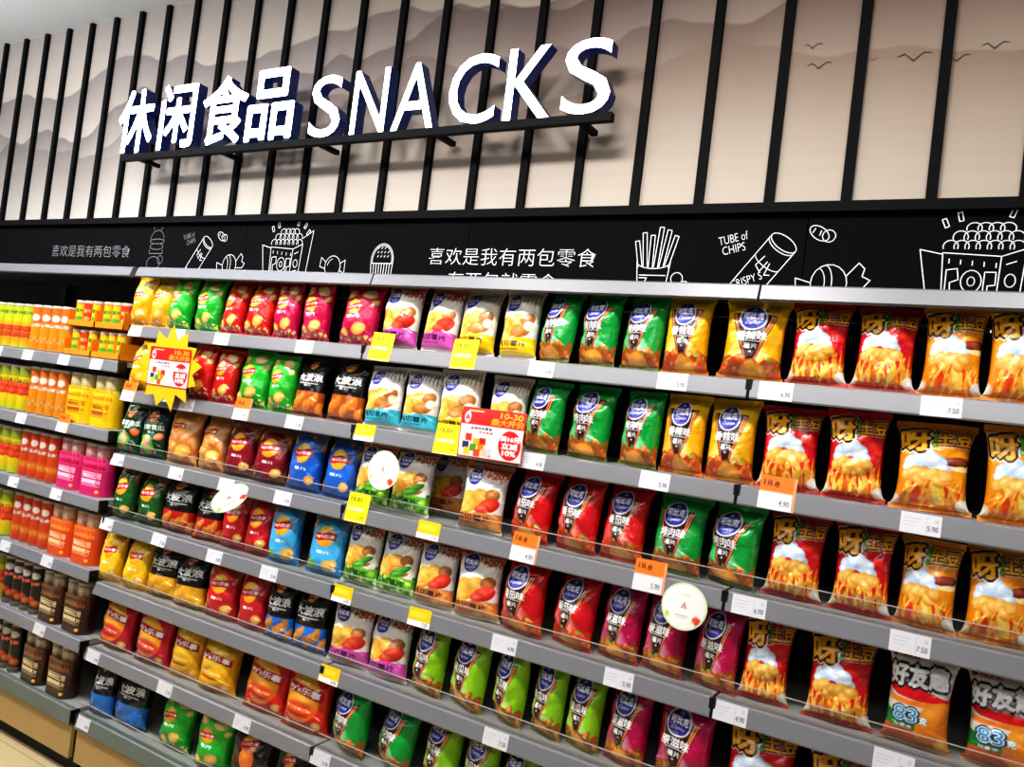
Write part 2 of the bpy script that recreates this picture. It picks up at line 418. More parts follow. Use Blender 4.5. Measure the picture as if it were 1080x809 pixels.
def d_ya(base, base2, side):
    def f(a):
        a.grad(0, base2, .4, base); a.grad(.4, base, 1, base)
        # steam puffs, fried potato heap and flames (no mascot)
        if side == 'meat':
            a.ell(.80, .55, .24, .05, '#fff0c8', .15); a.ball(.80, .56, .15, .055, '#b0503a', '#5a1a12', .1); a.ell(.86, .49, .12, .03, '#ffe7a0', .1)
        else:
            a.ball(.76, .60, .15, .06, '#f03a2a', '#b00c10', .15); a.ball(.86, .53, .10, .05, '#e8302a', '#a80c10', -.1)
        a.flames(.08, .44, ['#ff9a1e', '#ffc23a', '#f0601a', '#d8400f', '#ffdb6a'], 26)
        for x, y, r in [(.30, .52, .10), (.42, .57, .12), (.54, .53, .10), (.62, .46, .075), (.24, .46, .07)]:
            a.ball(x, y, r, r * .8, '#f2f8ff', '#a9c6e6')
        for k in range(7): a.ball(.24 + .07 * k, .37 + .035 * math.sin(k * 2.2), .085, .065, '#ffd77a', '#d98a22', k)
        for k in range(34):
            x = a.rng.uniform(.0, 1); y = a.rng.uniform(.06, .30); r = a.rng.uniform(-.6, .6) + PI / 2; l = a.rng.uniform(.06, .11)
            a.ell(x, y, l, .014, ['#ffc65a', '#e58a22', '#f5a83a', '#c96a1a'][k % 4], r)
        a.ball(.93, .10, .10, .07, '#fffaf0', '#d9cdb8'); a.ball(.03, .10, .08, .07, '#f6efe0', '#cbb99c')
        # title
        a.text('呀', .27, .77, .36, .255, '#ffb62a', .14, 3, '#2a0e06', 7, 0, '#fff7ea' , 11)
        a.text('土豆', .74, .815, .44, .15, '#ffb22a', .07, 3, '#2a0e06', 6, 0, '#fff7ea', 9)
        a.text('呀', .27, .77, .36, .255, '#ffb62a', .14, 3, '#2a0e06', 7)
        a.text('土豆', .74, .815, .44, .15, '#ffb22a', .07, 3, '#2a0e06', 6)
        a.poly([(.475, .90), (.55, .91), (.53, .76), (.495, .755)], '#173a10'); a.poly([(.487, .89), (.54, .897), (.523, .77), (.50, .765)], '#4fb13a')
        a.ell(.51, .725, .027, .027, '#173a10'); a.ell(.51, .725, .019, .019, '#5fc244')
        a.rect(0, 1, .955, 1, base)
    return f

def d_hyq(a):
    a.grad(0, '#b0481a', .2, '#c8561c'); a.grad(.2, '#c9c4b8', 1, '#ece8e0')
    a.grad(.18, '#d2661e', .30, '#d9a060')
    a.ell(.5, .86, .5, .03, '#ffffff')
    pts = [(0, .60)] + [(t, .60 + .035 * math.sin(t * 5)) for t in np.linspace(.1, .9, 12)] + [(1, .74), (1, .60)] + [(t, .545 - .05 * math.sin(t * 3)) for t in np.linspace(.95, .2, 10)]
    a.poly(pts, '#d3111c')
    a.poly([(.05, .56)] + [(t, .52 - .03 * math.sin(t * 4)) for t in np.linspace(.1, 1, 10)] + [(1, .44)] + [(t, .455 - .02 * math.sin(t * 4)) for t in np.linspace(.95, .1, 8)], '#e8811c')
    for k in range(5): a.ball(.72 + .04 * (k % 2), .30 + .045 * k - .1, .21, .12, '#f7a637', '#d9741a', .2 + .1 * k)
    a.ball(.88, .10, .1, .08, '#ffc75e', '#e08a22')
    a.poly([(0, .20), (.48, .19), (.48, .285), (0, .37)], '#1f7a2c')
    a.text('83', .34, .335, .30, .14, '#ffffff', 0, 5, '#123a5c', 8); a.text('83', .34, .335, .30, .14, '#3d8fc0', 0, 1)
    a.text('克', .58, .31, .1, .075, '#ffffff', 0, 3, '#2a6a2c', 4); a.text('加量装', .32, .215, .24, .035, '#ffffff', 0, 2)
    a.text('好友趣', .46, .74, .80, .215, '#ffffff', .06, 4, '#1c1a1c', 8)
    a.ell(.10, .92, .03, .03, '#d3111c'); a.text('ORION', .30, .915, .28, .035, '#d3111c', 0, 2)

TOM = ['#e8402a', '#f07a2a', '#ffb04a', '#c22a1a']
SPI = ['#e0481e', '#f28a2e', '#ffb65a', '#c8361a']
GRN = ['#d98a3a', '#f0b050', '#8f4a1e', '#c25a22']
DESIGN = {  # painter, what a label says of it, short name for neighbours, base colour, flat width, height
    'ly_yellow': (d_classic('#f2b705', '#ffd21e', low='#d98a10'), 'plain yellow chip bag', 'yellow bag', '#e8b00a', .135, .195),
    'ly_green': (d_classic('#22b52e', '#35d63c', low='#179024'), 'bright green chip bag', 'bright green bag', '#1fae2c', .15, .2),
    'ly_red': (d_classic('#d8201a', '#e8452a', low='#b0141a'), 'red sun-logo chip bag', 'red sun-logo bag', '#d01d1a', .14, .2),
    'ly_mag': (d_classic('#cf1450', '#d6244e', low='#a80f3c'), 'raspberry pink chip bag', 'raspberry bag', '#c41349', .14, .2),
    'wv_orange': (d_wave('#b5541a', '#ffb04a', '#d9701a'), 'black chip bag, orange wavy chips', 'orange wavy-chip bag', '#17110f', .16, .2),
    'wv_red': (d_wave('#b81a12', '#e8a04a', '#b8601e'), 'black chip bag, red lower half', 'black and red bag', '#17110f', .16, .2),
    'wv_yellow': (d_wave('#d99a10', '#ffd24a', '#e59a16'), 'black chip bag, yellow lower half', 'black and yellow bag', '#17110f', .16, .2),
    'wv_blue': (d_wave('#1f6fd0', '#f0b060', '#b87428'), 'black chip bag, blue lower half', 'black and blue bag', '#121319', .15, .2),
    'wv_bblue': (d_wave('#2470c0', '#3a86d6', '#1f5fae', '#0f1420'), 'black chip bag, plain blue foot', 'blue-footed black bag', '#0f1420', .165, .21),
    'dk_green': (d_darkgreen, 'dark green lettuce-print chip bag', 'lettuce-print bag', '#0c3a24', .15, .2),
    'po_brown': (d_potato, 'tan potato-slice chip bag', 'tan bag', '#c0662a', .155, .2),
    'ov_dred': (d_oval('#6a0f1e', '#8c1326'), 'brown chip bag, maroon oval', 'maroon-oval bag', '#5a2a1c', .155, .2),
    'ov_blue': (d_oval('#1450b0', '#1d63cc', '#1a4f9e', '#5a5a78'), 'deep blue chip bag', 'deep blue bag', '#1650b0', .165, .205),
    'ov_green': (d_oval('#12501e', '#175f22', '#22401c', '#8a6a3a'), 'olive chip bag, green oval', 'green-oval bag', '#2a4420', .15, .2),
    'ov_red': (d_oval('#b01020', '#cc1a28', '#a8141e', '#a84a24'), 'crimson chip bag', 'crimson bag', '#a8141e', .15, .2),
    'ov_lblue': (d_oval('#2b8fd0', '#49b4ea', '#2a7fc0', '#5a86a0', True), 'light blue chip bag', 'light blue bag', '#2a86c6', .165, .205),
    'ov_yellow': (d_oval('#f0b40a', '#ffcf1e', '#e09a0a', '#f0b830'), 'golden yellow chip bag', 'golden bag', '#e6a80c', .16, .2),
    'su_red': (d_sun('#c81630', '#8f0f2c'), 'crimson chip bag, big sun', 'crimson sun bag', '#b01233', .175, .205),
    'su_yellow': (d_sun('#e5a30a', '#c9860a', '#ffe04a', '#f5b81a'), 'mustard yellow chip bag', 'mustard bag', '#dd9d0c', .165, .2),
    'su_orange': (d_sun('#dd2a14', '#b0180f'), 'orange-red chip bag, big sun', 'orange-red sun bag', '#d62814', .18, .21),
    'zz_brown': (d_zigzag, 'dark brown zigzag chip bag', 'zigzag bag', '#20130e', .17, .21),
    'rc_pink': (d_rawcut('#d257ae', '#5a1450', '#b03a6a', True, burst='#d8501e'), 'pink-banded white chip bag', 'pink-banded bag', '#dcd6cc', .15, .2),
    'rc_yellow': (d_rawcut('#f2c81a', '#5a4008', '#c88a2a', False), 'yellow-banded white chip bag', 'yellow-banded bag', '#dcd6c8', .15, .2),
    'rc_cyan': (d_rawcut('#45b8cc', '#10485a', '#3a4a5a', False), 'turquoise-banded white chip bag', 'turquoise-banded bag', '#d8d8d4', .155, .2),
    'rc_green': (d_rawcut('#6cbf2c', '#1c4a10', '#3f9a3a', False, True, burst='#c8541e'), 'white chip bag, leafy foot', 'leafy-footed bag', '#cfd6c0', .16, .2),
    'rc_orange': (d_rawcut('#d98a4a', '#6a2a0c', '#d2481e', True, burst='#e0561a', big=True), 'white chip bag, orange foot', 'orange-footed bag', '#d9c8b4', .16, .2),
    'cp_green': (d_copico('#0f9a3c', '#16b24a', '烤肉味', GRN, '#a8521c'), 'green dark-triangle chip bag', 'green triangle bag', '#0f9a3c', .152, .198),
    'cp_yellow': (d_copico('#f0b010', '#ffd820', '香辣味', SPI, '#c04a1a'), 'yellow dark-triangle chip bag', 'yellow triangle bag', '#eda90c', .165, .2),
    'cp_red': (d_copico('#d4141c', '#dc1c22', '番茄味', TOM, '#c4421a'), 'red dark-triangle chip bag', 'red triangle bag', '#cc121a', .152, .2),
    'cp_mag': (d_copico('#b80f4c', '#cc1470', '原滋味', GRN, '#b0521e'), 'magenta dark-triangle chip bag', 'magenta triangle bag', '#b40e4a', .16, .205),
    'cp_lime': (d_copico('#8cc81a', '#a6da22', '黄瓜味', GRN, '#9a5222'), 'lime green dark-triangle chip bag', 'lime bag', '#8cc41a', .15, .205),
    'ya_red': (d_ya('#d0101a', '#c8381a', 'tomato'), 'red flame-print chip bag', 'red flame bag', '#c80f18', .155, .2),
    'ya_orange': (d_ya('#f0960f', '#e0721a', 'meat'), 'orange flame-print chip bag', 'orange flame bag', '#ea900e', .155, .2),
    'hy_white': (d_hyq, 'white chip bag marked 83', 'white 83 bag', '#d9d4ca', .165, .2),
}

def bag_meshes(key, variant):
    """a filled pillow bag: body, crimped top seal and bottom seal, printed by the artwork of its kind"""
    paint, _d, _s, base, W, H = DESIGN[key]
    small = key.split('_')[0] in ('ly', 'wv', 'dk', 'po', 'ov', 'su', 'zz')
    nu, nv, nb = (72, 88, 16) if small else (100, 120, 20)
    rng = np.random.default_rng(hash_(key) + 101 * variant)
    art = ART.get(key)
    if art is None:
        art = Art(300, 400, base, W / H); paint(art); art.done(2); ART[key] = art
    T = (.076 if not key.startswith('cp') else .092) * rng.uniform(.92, 1.08)
    st, sb = .013, .009
    v = np.linspace(0, 1, nv); vv = v ** .86
    p = np.clip(1 - np.abs(2 * vv - 1) ** 2.6, 0, 1) ** .60
    a = W / 2 * (1 - (.19 if key[:2] in ('ya', 'hy') else .155) * p); b = T / 2 * p + .0012
    th = np.concatenate([np.linspace(-PI / 2, PI / 2, nu), np.linspace(PI / 2, 1.5 * PI, nb + 2)[1:-1]])
    c, s_ = np.cos(th), np.sin(th)
    X = a[:, None] * s_[None, :]
    Y = -b[:, None] * np.sign(c) * np.abs(c) ** .85
    Y = np.where(c[None, :] < 0, Y * .85, Y)
    Z = sb + v[:, None] * (H - st - sb) + 0 * X
    # print coordinate by arc length over the front
    fx, fy = X[:, :nu], Y[:, :nu]
    seg = np.sqrt(np.diff(fx, axis=1) ** 2 + np.diff(fy, axis=1) ** 2); arc = np.concatenate([np.zeros((nv, 1)), np.cumsum(seg, 1)], 1)
    S = arc / arc[:, -1:]
    # film creases: broad facets plus pleats running out of the seals
    u = np.linspace(-1, 1, nu)[None, :]; vc = v[:, None]
    d = np.zeros((nv, nu))
    for k in range(9):
        f = rng.uniform(.5, 1.6); an = rng.uniform(0, PI); ph = rng.uniform(0, 1)
        q = f * (u * math.cos(an) * .9 + (2 * vc - 1) * math.sin(an) * 1.2) + ph
        tri = 2 * np.abs(2 * (q - np.floor(q + .5))) - 1
        d += .0026 / (1 + .3 * k) * tri
    pl = np.zeros((1, nu))
    for k in range(6): pl = pl + np.sin(u * PI * rng.uniform(2.5, 8) + rng.uniform(0, 6)) * rng.uniform(.4, 1)
    d += .0016 * pl * (np.exp(-(1 - vc) / .10) + .9 * np.exp(-vc / .08))
    # diagonal tucks from the corners
    for sx in (-1, 1):
        for vy, sg in ((1, -1), (0, 1)):
            dist = np.abs((sx - u) * sx * .55 - np.abs(vy - vc) * rng.uniform(.8, 1.3))
            d -= .0060 * np.exp(-(dist / .06) ** 2) * np.exp(-np.abs(vy - vc) / .26)
    for k in range(7):                    # sharp straight folds
        x0_, v0_ = rng.uniform(-.9, .9), rng.uniform(.08, .95); an = rng.uniform(0, PI); ln = rng.uniform(.25, .6)
        if k < 4: x0_ = rng.choice([-1, 1]) * rng.uniform(.45, .9)
        al = (u - x0_) * math.cos(an) + (vc - v0_) * 1.4 * math.sin(an); ac = -(u - x0_) * math.sin(an) + (vc - v0_) * 1.4 * math.cos(an)
        d -= rng.choice([-1, 1]) * rng.uniform(.0015, .0035) * np.clip(1 - np.abs(ac) / .16, 0, 1) * np.clip(1 - np.abs(al) / ln, 0, 1) ** .7
    for sx in (-1, 1):                    # ledge-like folds where the filled body turns into the corners
        for vy, up in ((rng.uniform(.14, .24), 1), (rng.uniform(.78, .88), -1)):
            sl = rng.uniform(.10, .22) * up
            q = (vc - (vy - sl * (sx * u - .6))) * up
            w_ = np.clip((sx * u - .15) / .5, 0, 1)
            d += rng.uniform(.004, .0075) * w_ * np.where(q < 0, np.exp(q / .10), np.clip(1 - q / .025, 0, 1)) * (1 if up > 0 else -.6)
    edge = np.clip(np.cos(u * PI / 2), 0, 1) ** .6
    endf = np.clip(np.minimum(vc, 1 - vc) / .03, 0, 1)
    d = d * edge * endf
    Y[:, :nu] -= d
    # sway of the flat ends
    k1, k2 = rng.uniform(3, 7), rng.uniform(0, 6); k3 = rng.uniform(0, 6)
    wav = lambda x, ph: .0035 * np.sin(x / W * 2 * k1 * .5 + ph) + .002 * np.sin(x / W * 2 * k1 * 1.1 + 2 * ph)
    tip = rng.uniform(-.006, .014)
    Y += wav(X, k2) * np.exp(-(1 - vc) / .07) + wav(X, k3) * np.exp(-vc / .05)
    Y += tip * np.exp(-(1 - vc) / .10)
    n = nu + nb
    idx = np.arange(nv * n).reshape(nv, n)
    q = np.stack([idx[:-1], np.roll(idx[:-1], -1, 1), np.roll(idx[1:], -1, 1), idx[1:]], -1).reshape(-1, 4)
    C = np.empty((nv, n, 3), np.float32); C[:] = hexc(base)
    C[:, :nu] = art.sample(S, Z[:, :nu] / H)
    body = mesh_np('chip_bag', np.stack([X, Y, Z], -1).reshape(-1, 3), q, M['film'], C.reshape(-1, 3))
    def seal(z0, z1, ph, tp, nm, xs):
        m = 7; x = np.linspace(-W / 2, W / 2, nu)[None, :] * xs; zz = np.linspace(z0, z1, m)[:, None]
        yy = wav(x, ph) + tp + .0006 * np.sin(np.arange(m) * PI)[:, None] + .0009 * ((np.arange(m) % 2)[:, None] - .5)
        zz2 = zz + 0 * x
        top = m - 1 if nm == 'top_seal' else 0
        zz2[top] += .0012 * ((np.arange(nu) % 3) - 1)
        ii = np.arange(m * nu).reshape(m, nu); qq = np.stack([ii[:-1, :-1], ii[:-1, 1:], ii[1:, 1:], ii[1:, :-1]], -1).reshape(-1, 4)
        cc = art.sample((x / W + .5) + 0 * zz, zz2 / H).reshape(-1, 3)
        cc = cc * .55 + hexc(base) * .45
        return mesh_np(nm, np.stack([x + 0 * zz, yy + 0 * x, zz2], -1).reshape(-1, 3), qq, M['film'], cc)
    ts = seal(H - st - .001, H, k2, tip, 'top_seal', 1.)
    bs = seal(0, sb + .001, k3, 0, 'bottom_seal', 1.)
    return body, ts, bs
ART = {}

ROWS = {
    'A1': [('ly_yellow', -0.027, 0.122), ('ly_yellow', 0.09, 0.112), ('ly_green', 0.221, 0.152), ('ly_green', 0.38, 0.155), ('ly_red', 0.518, 0.122), ('ly_red', 0.654, 0.14), ('ly_mag', 0.791, 0.124), ('ly_mag', 0.928, 0.131), ('ly_mag', 1.122, 0.163)],
    'A2': [('ly_yellow', 0.027, 0.169), ('ly_yellow', 0.169, 0.115), ('ly_red', 0.398, 0.144), ('ly_red', 0.524, 0.097), ('ly_green', 0.669, 0.184), ('ly_green', 0.819, 0.115), ('wv_orange', 0.946, 0.157), ('wv_orange', 1.107, 0.164)],
    'A3': [('dk_green', -0.009, 0.135), ('dk_green', 0.135, 0.152), ('po_brown', 0.322, 0.176), ('po_brown', 0.491, 0.14), ('ov_dred', 0.64, 0.158), ('ov_dred', 0.798, 0.158), ('ov_blue', 0.955, 0.167), ('ov_blue', 1.11, 0.169)],
    'A4': [('ov_green', 0.022, 0.159), ('ov_green', 0.177, 0.151), ('wv_red', 0.355, 0.181), ('wv_red', 0.525, 0.16), ('ov_red', 0.659, 0.108), ('ov_red', 0.777, 0.146), ('ov_lblue', 0.909, 0.193), ('ov_lblue', 1.094, 0.167)],
    'A5': [('ov_yellow', -0.02, 0.125), ('ov_yellow', 0.14, 0.207), ('wv_yellow', 0.314, 0.173), ('wv_yellow', 0.474, 0.169), ('ov_red', 0.641, 0.174), ('ov_red', 0.798, 0.179), ('wv_blue', 0.934, 0.139), ('wv_blue', 1.073, 0.157)],
    'A6': [('su_red', 0.088, 0.213), ('su_red', 0.313, 0.237), ('su_yellow', 0.499, 0.169), ('su_yellow', 0.672, 0.208), ('su_orange', 0.909, 0.209), ('su_orange', 1.1, 0.207)],
    'A7': [('wv_bblue', 0.035, 0.168), ('wv_bblue', 0.227, 0.228), ('ly_green', 0.489, 0.24), ('ly_green', 0.7, 0.193), ('zz_brown', 0.893, 0.212), ('zz_brown', 1.074, 0.15)],
    'B1': [('rc_pink', 1.292, 0.156), ('rc_pink', 1.442, 0.143), ('rc_yellow', 1.578, 0.145), ('rc_yellow', 1.722, 0.142), ('cp_green', 1.847, 0.132), ('cp_green', 1.975, 0.124), ('cp_green', 2.099, 0.125), ('cp_yellow', 2.221, 0.15), ('cp_yellow', 2.385, 0.168)],
    'B2': [('rc_cyan', 1.268, 0.166), ('rc_cyan', 1.407, 0.149), ('rc_yellow', 1.554, 0.168), ('rc_yellow', 1.712, 0.147), ('cp_green', 1.839, 0.139), ('cp_green', 1.976, 0.147), ('cp_green', 2.124, 0.137), ('cp_yellow', 2.24, 0.137), ('cp_yellow', 2.362, 0.131)],
    'B3': [('rc_green', 1.251, 0.168), ('rc_green', 1.4, 0.191), ('rc_orange', 1.68, 0.169), ('cp_red', 1.828, 0.146), ('cp_red', 1.97, 0.148), ('cp_red', 2.103, 0.142), ('cp_green', 2.251, 0.154), ('cp_green', 2.39, 0.153)],
    'B4': [('rc_green', 1.244, 0.15), ('rc_green', 1.387, 0.167), ('rc_orange', 1.535, 0.15), ('rc_orange', 1.688, 0.163), ('cp_red', 1.84, 0.161), ('cp_red', 1.992, 0.153), ('cp_mag', 2.127, 0.146), ('cp_mag', 2.247, 0.135), ('cp_mag', 2.38, 0.159)],
    'B5': [('rc_pink', 1.244, 0.202), ('rc_pink', 1.4, 0.163), ('cp_lime', 1.548, 0.139), ('cp_lime', 1.689, 0.151), ('cp_lime', 1.826, 0.135), ('cp_lime', 1.947, 0.125), ('cp_lime', 2.055, 0.102), ('cp_mag', 2.175, 0.154), ('cp_mag', 2.326, 0.169)],
    'B6': [('cp_green', 1.289, 0.195), ('cp_green', 1.458, 0.182), ('cp_lime', 1.624, 0.169), ('cp_lime', 1.762, 0.134), ('cp_lime', 1.886, 0.126), ('cp_lime', 1.998, 0.12), ('cp_mag', 2.127, 0.161), ('cp_mag', 2.282, 0.149)],
    'C1': [('ya_red', 2.539, 0.148), ('ya_red', 2.68, 0.147), ('ya_orange', 2.814, 0.136), ('ya_orange', 2.938, 0.115)],
    'C2': [('ya_red', 2.501, 0.161), ('ya_red', 2.645, 0.144), ('ya_orange', 2.8, 0.18), ('ya_orange', 2.956, 0.139)],
    'C3': [('ya_red', 2.535, 0.146), ('ya_red', 2.682, 0.144), ('ya_orange', 2.812, 0.124), ('ya_orange', 2.945, 0.138)],
    'C4': [('ya_red', 2.496, 0.165), ('ya_red', 2.661, 0.16), ('hy_white', 2.819, 0.15), ('hy_white', 2.981, 0.159)],
    'C5': [('ya_red', 2.51, 0.19), ('ya_red', 2.689, 0.168), ('ya_red', 2.846, 0.144)],
}
TAGS = {
    'A1': [('w', 0.043, 0.095), ('w', 0.299, 0.098), ('w', 0.541, 0.1), ('w', 0.948, 0.099)] ,
    'A2': [('o', 0.053, 0.126), ('w', 0.403, 0.101), ('o', 0.692, 0.115), ('w', 0.946, 0.091)] ,
    'A3': [('w', 0.043, 0.091), ('w', 0.393, 0.107), ('w', 0.664, 0.097), ('w', 0.939, 0.11)] ,
    'A4': [('w', 0.03, 0.11), ('w', 0.348, 0.099), ('w', 0.652, 0.103), ('w', 0.921, 0.107)] ,
    'A6': [('w', 0.057, 0.105), ('w', 0.487, 0.106), ('w', 0.888, 0.105)] ,
    'A7': [('w', 0.054, 0.093)] ,
    'B1': [('y', 1.268, 0.103), ('y', 1.581, 0.103), ('w', 1.839, 0.106), ('w', 2.212, 0.089)] ,
    'B2': [('s', 1.25, 0.085), ('y', 1.558, 0.105), ('w', 1.846, 0.092), ('w', 2.196, 0.085)] ,
    'B3': [('y', 1.257, 0.116), ('s', 1.534, 0.096), ('o', 1.854, 0.11), ('o', 2.212, 0.099)] ,
    'B4': [('s', 1.242, 0.102), ('s', 1.541, 0.1), ('w', 1.829, 0.103), ('w', 2.164, 0.095)] ,
    'B5': [('s', 1.232, 0.099), ('w', 1.838, 0.097), ('w', 2.227, 0.09)] ,
    'B6': [('w', 1.239, 0.087)] ,
    'C1': [('w', 2.463, 0.082), ('w', 2.804, 0.085)] ,
    'C2': [('o', 2.491, 0.098), ('w', 2.789, 0.084)] ,
    'C3': [('w', 2.458, 0.092), ('w', 2.793, 0.09)] ,
    'C4': [('w', 2.443, 0.093), ('w', 2.786, 0.085)] ,
    'L1': [('w', -0.93, 0.089), ('w', -0.681, 0.112), ('w', -0.408, 0.104), ('w', -0.178, 0.116)] ,
    'L2': [('w', -0.664, 0.113), ('o', -0.352, 0.123)] ,
    'L3': [('w', -0.654, 0.113), ('w', -0.33, 0.116)] ,
    'L4': [('w', -0.647, 0.122), ('w', -0.328, 0.124)] ,
    'L5': [('w', -0.315, 0.111)] ,
}


BAYNAME = {'A': 'bay beside cans', 'B': 'middle bay', 'C': 'popcorn bay', 'L': 'can bay', 'K': 'empty far bay'}
ORD = {1: 'top', 2: 'second', 3: 'third', 4: 'fourth', 5: 'fifth', 6: 'sixth', 7: 'bottom'}
SHELFWORD = lambda k: ORD[k] + ' shelf'
USED = set()
def unique(lb):
    assert lb not in USED, lb
    USED.add(lb); return lb

# extra turn (degrees) of each kind of bag so its face points where the photograph shows it
TURN = {'cp_green': -17, 'cp_lime': -20, 'cp_red': -15, 'cp_mag': -13, 'cp_yellow': -7, 'rc_': 2, 'ya_': 3, 'hy_': 2}
def turn_of(key):
    for k in (key, key.split('_')[0] + '_'):
        if k in TURN: return TURN[k]
    return 4

PROTO = {}
def place_bag(key, x, y, z, width, label, rz=0., lean=-5., hs=1., grp=None, roll=0.):
    kk = (key, PROTO.get(('n', key), 0) % 3); PROTO[('n', key)] = PROTO.get(('n', key), 0) + 1
    if kk not in PROTO: PROTO[kk] = bag_meshes(*kk)
    W = DESIGN[key][4]; body, ts, bs = PROTO[kk]
    r = link('chip_bag', body, None, (x, y, z))
    sc = width / W
    r.scale = (sc, (sc + 1) / 2, hs)
    r.rotation_euler = (math.radians(lean), math.radians(roll), math.radians(rz))
    tag(r, unique(label), 'chip bag', grp)
    for nm, me in (('top_seal', ts), ('bottom_seal', bs)): link(nm, me, r)
    return r

BAGPOS = {}      # shelf key -> list of (x, short name)
def fill_shelves():
    rnd = random.Random(11)
    for k in range(1, 8):
        line = []
        for b in 'ABC':
            for it in ROWS.get(f'{b}{k}', []): line.append((b,) + it)
        z = SHELF_Z[k]
        i = 0
        while i < len(line):
            j = i
            while j < len(line) and line[j][1] == line[i][1] and line[j][0] == line[i][0]: j += 1
            n = j - i; key = line[i][1]
            prev = DESIGN[line[i - 1][1]][2] if i else ('cans' if k < 7 else 'can packs')
            nxt = DESIGN[line[j][1]][2] if j < len(line) else None
            for m in range(i, j):
                b, _, x, w = line[m]; q = m - i
                if n == 1: pos = f'beside {prev}'
                elif q == 0: pos = f'next to {prev}' + ('s' if prev.endswith('bag') else '')
                elif q == n - 1: pos = f'next to {nxt}s' if nxt else 'at the last place'
                elif n % 2 and q == n // 2: pos = f'middle of {["", "", "", "three", "", "five"][n]} alike'
                elif q == 1: pos = f'second from {prev}s'
                else: pos = f'second from {nxt}s'
                d = DESIGN[key][1]
                lb = f'{d} {pos}, {SHELFWORD(k)}, {BAYNAME[b]}'
                if len(lb.split()) > 16: lb = f'{d} {pos}, {ORD[k]} shelf, {BAYNAME[b]}'
                # neighbours decide how wide the bag may be
                gaps = []
                if m: gaps.append(x - line[m - 1][2])
                if m + 1 < len(line): gaps.append(line[m + 1][2] - x)
                W = DESIGN[key][4]
                ww = min(W * 1.12, max(W * .84, w * .95), min(gaps) * 1.045)
                rz = turn_of(key) + rnd.uniform(-5, 5)
                lean = rnd.uniform(-9, -3)
                y = .050 + rnd.uniform(-.004, .006)
                if k >= 3: y += .012
                if b == 'A' and m == 0 and x < .06: x += .040; y -= .022; ww = min(ww, .114 if k == 1 else .126)
                elif b == 'A' and m == 1 and k not in (6, 7): x += .026; y -= .010; ww = min(ww, .114 if k == 1 else .135)
                hs = rnd.uniform(1.0, 1.03) if k == 1 else rnd.uniform(.98, 1.03)
                OVR = TWEAK.get((f'{b}{k}', q if n != len(line) else q, key), {})
                rz = OVR.get('rz', rz); lean = OVR.get('lean', lean); y = OVR.get('y', y); hs = OVR.get('hs', hs)
                place_bag(key, x, y, z + .001, ww, lb, rz, lean, hs, f'{d}s, {SHELFWORD(k)}, {BAYNAME[b]}' if n > 1 else None, rnd.uniform(-1.5, 1.5))
                BAGPOS.setdefault(f'{b}{k}', []).append((x, DESIGN[key][2]))
            i = j
TWEAK = {
    ('B3', 0, 'rc_orange'): {'y': .035, 'rz': 4},
    ('C3', 0, 'ya_orange'): {'rz': -16, 'hs': .97},
    ('B1', 1, 'cp_yellow'): {'rz': 4}, ('B1', 0, 'cp_yellow'): {'rz': -2},
    ('B3', 1, 'cp_green'): {'rz': -24}, ('B3', 0, 'cp_green'): {'rz': -10},
}
fill_shelves()
# the bag standing further back in the gap on the third shelf of the middle bay
place_bag('rc_orange', 1.447, .20, SHELF_Z[3] + .001, .15, 'shaded tomato chip bag set back in the gap, third shelf, middle bay', 3, -5, 1.)

# ------------------------------------------------------------------ price tags
def card_mesh(name, art, w, h, mat_, nx=None, ny=None, bend=0.):
    nx = nx or max(12, int(w * 620)); ny = ny or max(10, int(h * 620))
    x = np.linspace(0, 1, nx)[None, :]; z = np.linspace(0, 1, ny)[:, None]
    X = (x - .5) * w + 0 * z; Z = z * h + 0 * x; Y = bend * (2 * z - 1) ** 2 + 0 * x
    ii = np.arange(nx * ny).reshape(ny, nx); q = np.stack([ii[:-1, :-1], ii[:-1, 1:], ii[1:, 1:], ii[1:, :-1]], -1).reshape(-1, 4)
    C = art.sample(x + 0 * z, z + 0 * x).reshape(-1, 3)
    return mesh_np(name, np.stack([X, Y, Z], -1).reshape(-1, 3), q, mat_, C)

def tag_art(kind, price):
    if kind in 'w':
        a = Art(160, 96, '#d9d8dd', 1.7); a.rect(.62, .66, .1, .9, '#cfccd4')
        a.text(price, .80, .34, .26, .26, '#4a4a58', 0, 1); a.text('元', .88, .72, .10, .14, '#8a8a96', 0, 0)
        for k in range(3): a.rect(.08, .5 - .07 * k, .70 - .17 * k, .74 - .17 * k, '#bdbac4')
        w, h = .078, .044
    elif kind == 'o':
        a = Art(160, 160, '#dedce0', 1.05); a.rect(0, 1, .52, 1, '#ef7a1c'); a.text('18.8', .32, .78, .42, .17, '#5a1c08', -.05, 2)
        a.rect(.92, 1, 0, 1, '#e59a6a'); a.text(price, .72, .22, .28, .17, '#55556a', 0, 1)
        w, h = .082, .078
    elif kind == 'y':
        a = Art(160, 180, '#f7e308', .9); a.text('15.01', .38, .78, .50, .14, '#4c4a10', -.06, 2); a.rect(.05, .95, .60, .61, '#a89a20'); a.rect(.1, .8, .40, .5, '#fbf3b0')
        a.text(price, .75, .17, .26, .12, '#b0641c', 0, 1); a.rect(0, 1, 0, .04, '#e8dfa0')
        w, h = .086, .090
    else:
        a = Art(160, 100, '#f6c512', 1.7); a.rect(0, 1, 0, .30, '#efeee8'); a.text(price, .78, .16, .24, .18, '#55555c', 0, 1); a.rect(.1, .8, .5, .8, '#fbd73a')
        w, h = .080, .052
    return a.done(1), w, h
TAGMESH = {}
KINDNAME = {'w': 'white price tag', 'o': 'orange and white price tag', 'y': 'tall yellow price tag', 's': 'small yellow price tag'}
PRICES = ['5.90', '6.90', '7.50', '4.90']
cnt = 0
